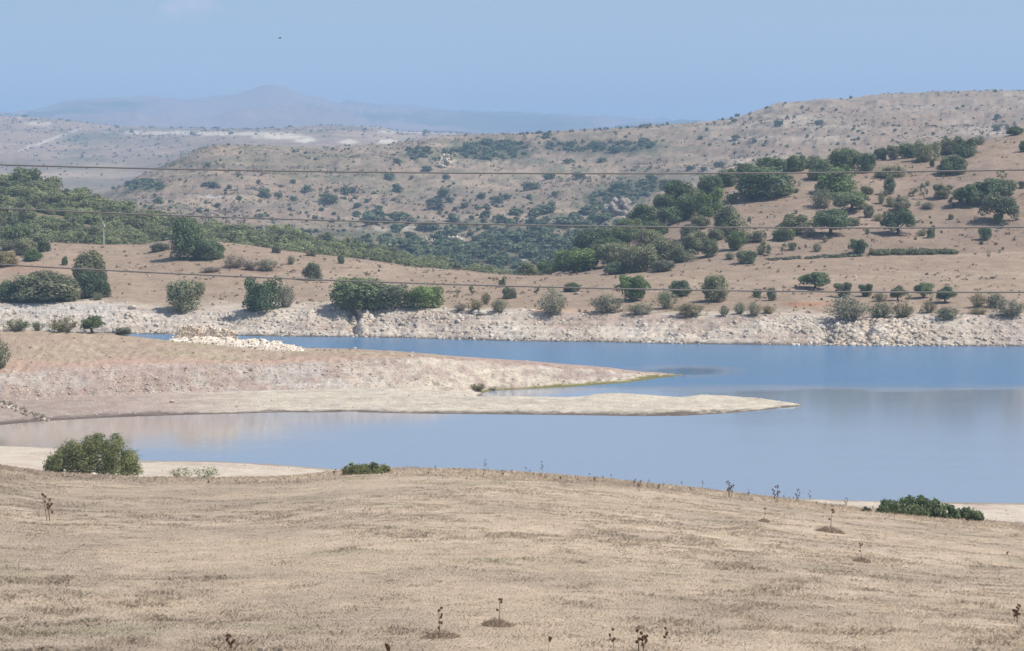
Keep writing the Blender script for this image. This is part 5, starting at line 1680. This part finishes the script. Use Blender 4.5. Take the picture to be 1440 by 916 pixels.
# ------------------------------------------------------------------ power cables
CABLE = simple_mat('cable_metal', (.20, .20, .21), 3, .9, 1.1, .6)
for (a, b_, c_), lab, d in (((232, 244, 239), 'highest of the three thin power cables crossing the view', 30.0), ((293, 316, 319.5), 'middle of the three thin power cables crossing the view', 30.6), ((372, 402.5, 411), 'lowest of the three thin power cables crossing the view', 31.2)):
    xs = np.linspace(-1500, 2700, 120)
    q = np.polyfit([0, 720, 1440], [a, b_, c_], 2)
    q0 = q[0]
    pts = []
    for xp in xs:
        yp = np.polyval(q, xp)
        xw = (xp - 720) / F * d
        pts.append((xw, d, H - (yp - 230) / F * d))
    SV, SL = tubes([(np.array(pts), np.full(len(pts), .0100))], 8)
    link('power_cable', mesh_np('power_cable', SV, SL, 4, CABLE, True), None, lab, 'cable', 'power cables')

# ------------------------------------------------------------------ utility pole on the knoll
x, y, z = ground(146, 344, 560, 652)
k = y / F
up = empty('utility_pole', (x, y, z), 'pale utility pole with small crossarm and lamp-like top behind the knoll', 'pole')
PM = simple_mat('pole_concrete', (.55, .53, .50), 2)
hp = 38 * k
SV, SL = tubes([(np.array([[0, 0, -.3], [0, 0, hp * .5], [0, 0, hp * .86]]), np.array([.16, .13, .10]))], 10)
link('shaft', mesh_np('shaft', SV, SL, 4, PM, True), up)
SV, SL = tubes([(np.array([[-.55, 0, hp * .97], [-.30, 0, hp * .84], [0, 0, hp * .80], [.30, 0, hp * .84], [.55, 0, hp * .97]]), np.full(5, .07))], 6)
link('crossarm', mesh_np('crossarm', SV, SL, 4, PM, True), up)
INS = simple_mat('insulator', (.60, .58, .55), 5, .9, 1.1, .3)
for dx, dz in ((-.55, .97), (.55, .97), (0, .86)):
    SV, SL = tubes([(np.array([[dx, 0, hp * dz], [dx, 0, hp * dz + .15], [dx, 0, hp * dz + .16], [dx, 0, hp * dz + .34]]), np.array([.06, .06, .10, .08]))], 8)
    link('insulator', mesh_np('insulator', SV, SL, 4, INS, True), up)
SV, SL = tubes([(np.array([[.22, -.1, hp * .62], [.22, -.1, hp * .63], [.22, -.1, hp * .74], [.22, -.1, hp * .75]]), np.array([.05, .2, .2, .05]))], 10)
link('transformer', mesh_np('transformer', SV, SL, 4, PM, True), up)

# ------------------------------------------------------------------ wind turbines far on the ridge
WT = simple_mat('turbine_white', (.82, .82, .82), 1, .97, 1.03, .5)
for px, hpx, a0, lab in ((508, 9, .4, 'white wind turbine on the hazy ridge, leftmost of three'), (537, 8, 1.2, 'white wind turbine on the hazy ridge, middle of three'), (576, 8, .1, 'white wind turbine on the hazy ridge, rightmost of three')):
    top, j = crest_py('K', px)
    x, y, z = ground(px, top + .6, 8600, 13100)
    k = y / F
    hp = hpx * k * .62
    r = empty('wind_turbine', (x, y, z), lab, 'wind turbine', 'wind turbines on the far ridge')
    SV, SL = tubes([(np.array([[0, 0, -3], [0, 0, hp * .5], [0, 0, hp]]), np.array([1.7, 1.3, 1.0]) * 1.1)], 8)
    link('tower', mesh_np('tower', SV, SL, 4, WT, True), r)
    SV, SL = tubes([(np.array([[0, -3.5, hp + 1], [0, -3, hp + 1], [0, 2.5, hp + 1], [0, 3.5, hp + 1]]), np.array([.2, 1.5, 1.5, .3]))], 8)
    link('nacelle', mesh_np('nacelle', SV, SL, 4, WT, True), r)
    for b_ in range(3):
        an = a0 + b_ * 2.0944
        d = np.array([math.sin(an), 0, math.cos(an)]); s_ = np.array([math.cos(an), 0, -math.sin(an)])
        c0 = np.array([0, -3.8, hp + 1]); ln = hpx * k * .42
        V = []
        for t_, w_ in ((.0, .5), (.15, 1.5), (.6, .9), (1, .25)):
            for sy in (-.25, .25):
                V += [c0 + d * ln * t_ - s_ * w_ * .4 + [0, sy, 0], c0 + d * ln * t_ + s_ * w_ + [0, sy, 0]]
        Fc = []
        for q in range(3):
            o_ = q * 4
            Fc += [o_, o_ + 1, o_ + 5, o_ + 4, o_ + 2, o_ + 6, o_ + 7, o_ + 3, o_, o_ + 4, o_ + 6, o_ + 2, o_ + 1, o_ + 3, o_ + 7, o_ + 5]
        Fc += [0, 2, 3, 1, 12, 13, 15, 14]
        link('blade', mesh_np('blade', np.array(V), Fc, 4, WT), r)

# ------------------------------------------------------------------ a bird
u_, s_ = ray(393.5, 54)
d = 420.0
BM = simple_mat('bird_feather', (.05, .045, .04), 8)
body = [(np.array([[-.28, 0, 0], [-.18, 0, 0], [0, 0, .02], [.16, 0, .02], [.26, 0, .03], [.33, 0, .02]]), np.array([.02, .05, .085, .07, .05, .008]))]
SV, SL = tubes(body, 8)
wings = []
for s2 in (-1, 1):
    wings += [(.12, 0, .03), (-.10, 0, .02), (-.10, s2 * .38, .16), (.10, s2 * .38, .17), (-.02, s2 * .72, .10)]
br = empty('bird', (float(u_) * d, d, H + float(s_) * d), 'tiny dark bird flying in the sky above the blue mountain', 'bird', None, .6)
link('body', mesh_np('body', SV, SL, 4, BM, True), br)
for q in range(2):
    wv_ = np.array(wings[q * 5:q * 5 + 5])
    link('wing', mesh_np('wing', np.concatenate([wv_, wv_ + [0, 0, -.012]]), [0, 1, 2, 3, 5, 8, 7, 6, 3, 2, 4, 4, 8, 9, 7, 7], 4, BM), br)
# ------------------------------------------------------------------ haze
m = bpy.data.materials.new('haze_air')
m.use_nodes = True
nt = m.node_tree
nt.nodes.clear()
out = nt.nodes.new('ShaderNodeOutputMaterial')
pv = nt.nodes.new('ShaderNodeVolumePrincipled')
pv.inputs['Color'].default_value = (.44, .67, 1.0, 1)
pv.inputs['Density'].default_value = 1.5e-4
pv.inputs['Anisotropy'].default_value = .0
nt.links.new(pv.outputs[0], out.inputs['Volume'])
zlo, zhi = float(Zg.min()) - 1.5, float(Zg.max()) + 30
bx = 7600
V = np.array([(-bx, -120, zlo), (bx, -120, zlo), (bx, 19500, zlo), (-bx, 19500, zlo), (-bx, -120, zhi), (bx, -120, zhi), (bx, 19500, zhi), (-bx, 19500, zhi)])
link('haze', mesh_np('haze', V, [3, 2, 1, 0, 4, 5, 6, 7, 0, 1, 5, 4, 1, 2, 6, 5, 2, 3, 7, 6, 3, 0, 4, 7], 4, m), None, 'pale blue haze filling the air', 'haze', None, 'stuff')

# ------------------------------------------------------------------ sky, sun, camera
w = bpy.data.worlds.new('World')
scene.world = w
w.use_nodes = True
nt = w.node_tree
nt.nodes.clear()
wo = nt.nodes.new('ShaderNodeOutputWorld')
bg = nt.nodes.new('ShaderNodeBackground')
sky = nt.nodes.new('ShaderNodeTexSky')
sky.sky_type = 'NISHITA'
sky.sun_disc = False
sky.sun_elevation = math.radians(SUN_EL)
sky.sun_rotation = math.radians(SUN_AZ)
sky.air_density = 1.0
sky.dust_density = 0.6
sky.ozone_density = 1.5
tc = nt.nodes.new('ShaderNodeTexCoord')
mp = nt.nodes.new('ShaderNodeMapping')
mp.inputs['Location'].default_value = (0, 0, 0.12)
nt.links.new(tc.outputs['Generated'], mp.inputs[0])
nt.links.new(mp.outputs[0], sky.inputs[0])
tint = nt.nodes.new('ShaderNodeMix')
tint.data_type = 'RGBA'; tint.blend_type = 'MULTIPLY'
tint.inputs[0].default_value = 1.0
tint.inputs[7].default_value = (1.30, 1.10, .945, 1)
nt.links.new(sky.outputs[0], tint.inputs[6])
# one faint high cloud
cdir = ray(268, 8)
cv = np.array([float(cdir[0]), 1.0, float(cdir[1])]); cv /= np.linalg.norm(cv)
sb = nt.nodes.new('ShaderNodeVectorMath'); sb.operation = 'SUBTRACT'; sb.inputs[1].default_value = tuple(cv)
nt.links.new(tc.outputs['Generated'], sb.inputs[0])
nz = nt.nodes.new('ShaderNodeTexNoise'); nz.inputs['Scale'].default_value = 130; nz.inputs['Detail'].default_value = 5
nt.links.new(tc.outputs['Generated'], nz.inputs['Vector'])
sc_ = nt.nodes.new('ShaderNodeVectorMath'); sc_.operation = 'MULTIPLY'; sc_.inputs[1].default_value = (70, 70, 125)
nt.links.new(sb.outputs[0], sc_.inputs[0])
ln = nt.nodes.new('ShaderNodeVectorMath'); ln.operation = 'LENGTH'
nt.links.new(sc_.outputs[0], ln.inputs[0])
ad = nt.nodes.new('ShaderNodeMath'); ad.operation = 'MULTIPLY_ADD'; ad.inputs[1].default_value = 2.2
nt.links.new(nz.outputs[0], ad.inputs[0]); nt.links.new(ln.outputs['Value'], ad.inputs[2])
cr = nt.nodes.new('ShaderNodeMapRange'); cr.interpolation_type = 'SMOOTHSTEP'
cr.inputs[1].default_value = 2.3; cr.inputs[2].default_value = 1.0; cr.inputs[3].default_value = 0; cr.inputs[4].default_value = .42
nt.links.new(ad.outputs[0], cr.inputs[0])
cl = nt.nodes.new('ShaderNodeMix'); cl.data_type = 'RGBA'
nt.links.new(cr.outputs[0], cl.inputs[0]); nt.links.new(tint.outputs[2], cl.inputs[6])
cl.inputs[7].default_value = (6.2, 5.6, 6.2, 1)
nt.links.new(cl.outputs[2], bg.inputs[0])
bg.inputs[1].default_value = 0.10
nt.links.new(bg.outputs[0], wo.inputs[0])

sd = bpy.data.lights.new('sun', 'SUN')
sd.energy = 3.4
sd.angle = math.radians(.5)
sd.color = (1.0, .95, .87)
so = bpy.data.objects.new('sun', sd)
COL.objects.link(so)
el, az = math.radians(SUN_EL), math.radians(SUN_AZ)
from mathutils import Vector
so.rotation_euler = Vector((math.sin(az) * math.cos(el), math.cos(az) * math.cos(el), math.sin(el))).to_track_quat('Z', 'Y').to_euler()
so.location = (60, 30, 120)

cd = bpy.data.cameras.new('camera')
cd.sensor_width = 36.0
cd.lens = 36.0 * F / 1440.0
cd.clip_start = 0.5
cd.clip_end = 40000
co = bpy.data.objects.new('camera', cd)
COL.objects.link(co)
co.location = (0, 0, H)
co.rotation_euler = (math.pi / 2 - PITCH, 0, 0)
scene.camera = co

scene.render.engine = 'CYCLES'
cy = scene.cycles
cy.max_bounces = 6
cy.diffuse_bounces = 2
cy.glossy_bounces = 3
cy.transmission_bounces = 2
cy.volume_bounces = 1
cy.transparent_max_bounces = 8
cy.use_denoising = True
cy.use_adaptive_sampling = False
vs = scene.view_settings
vs.view_transform = 'Standard'
vs.look = 'None'
vs.exposure = 0.48
vs.gamma = 1.0
vs.use_curve_mapping = False
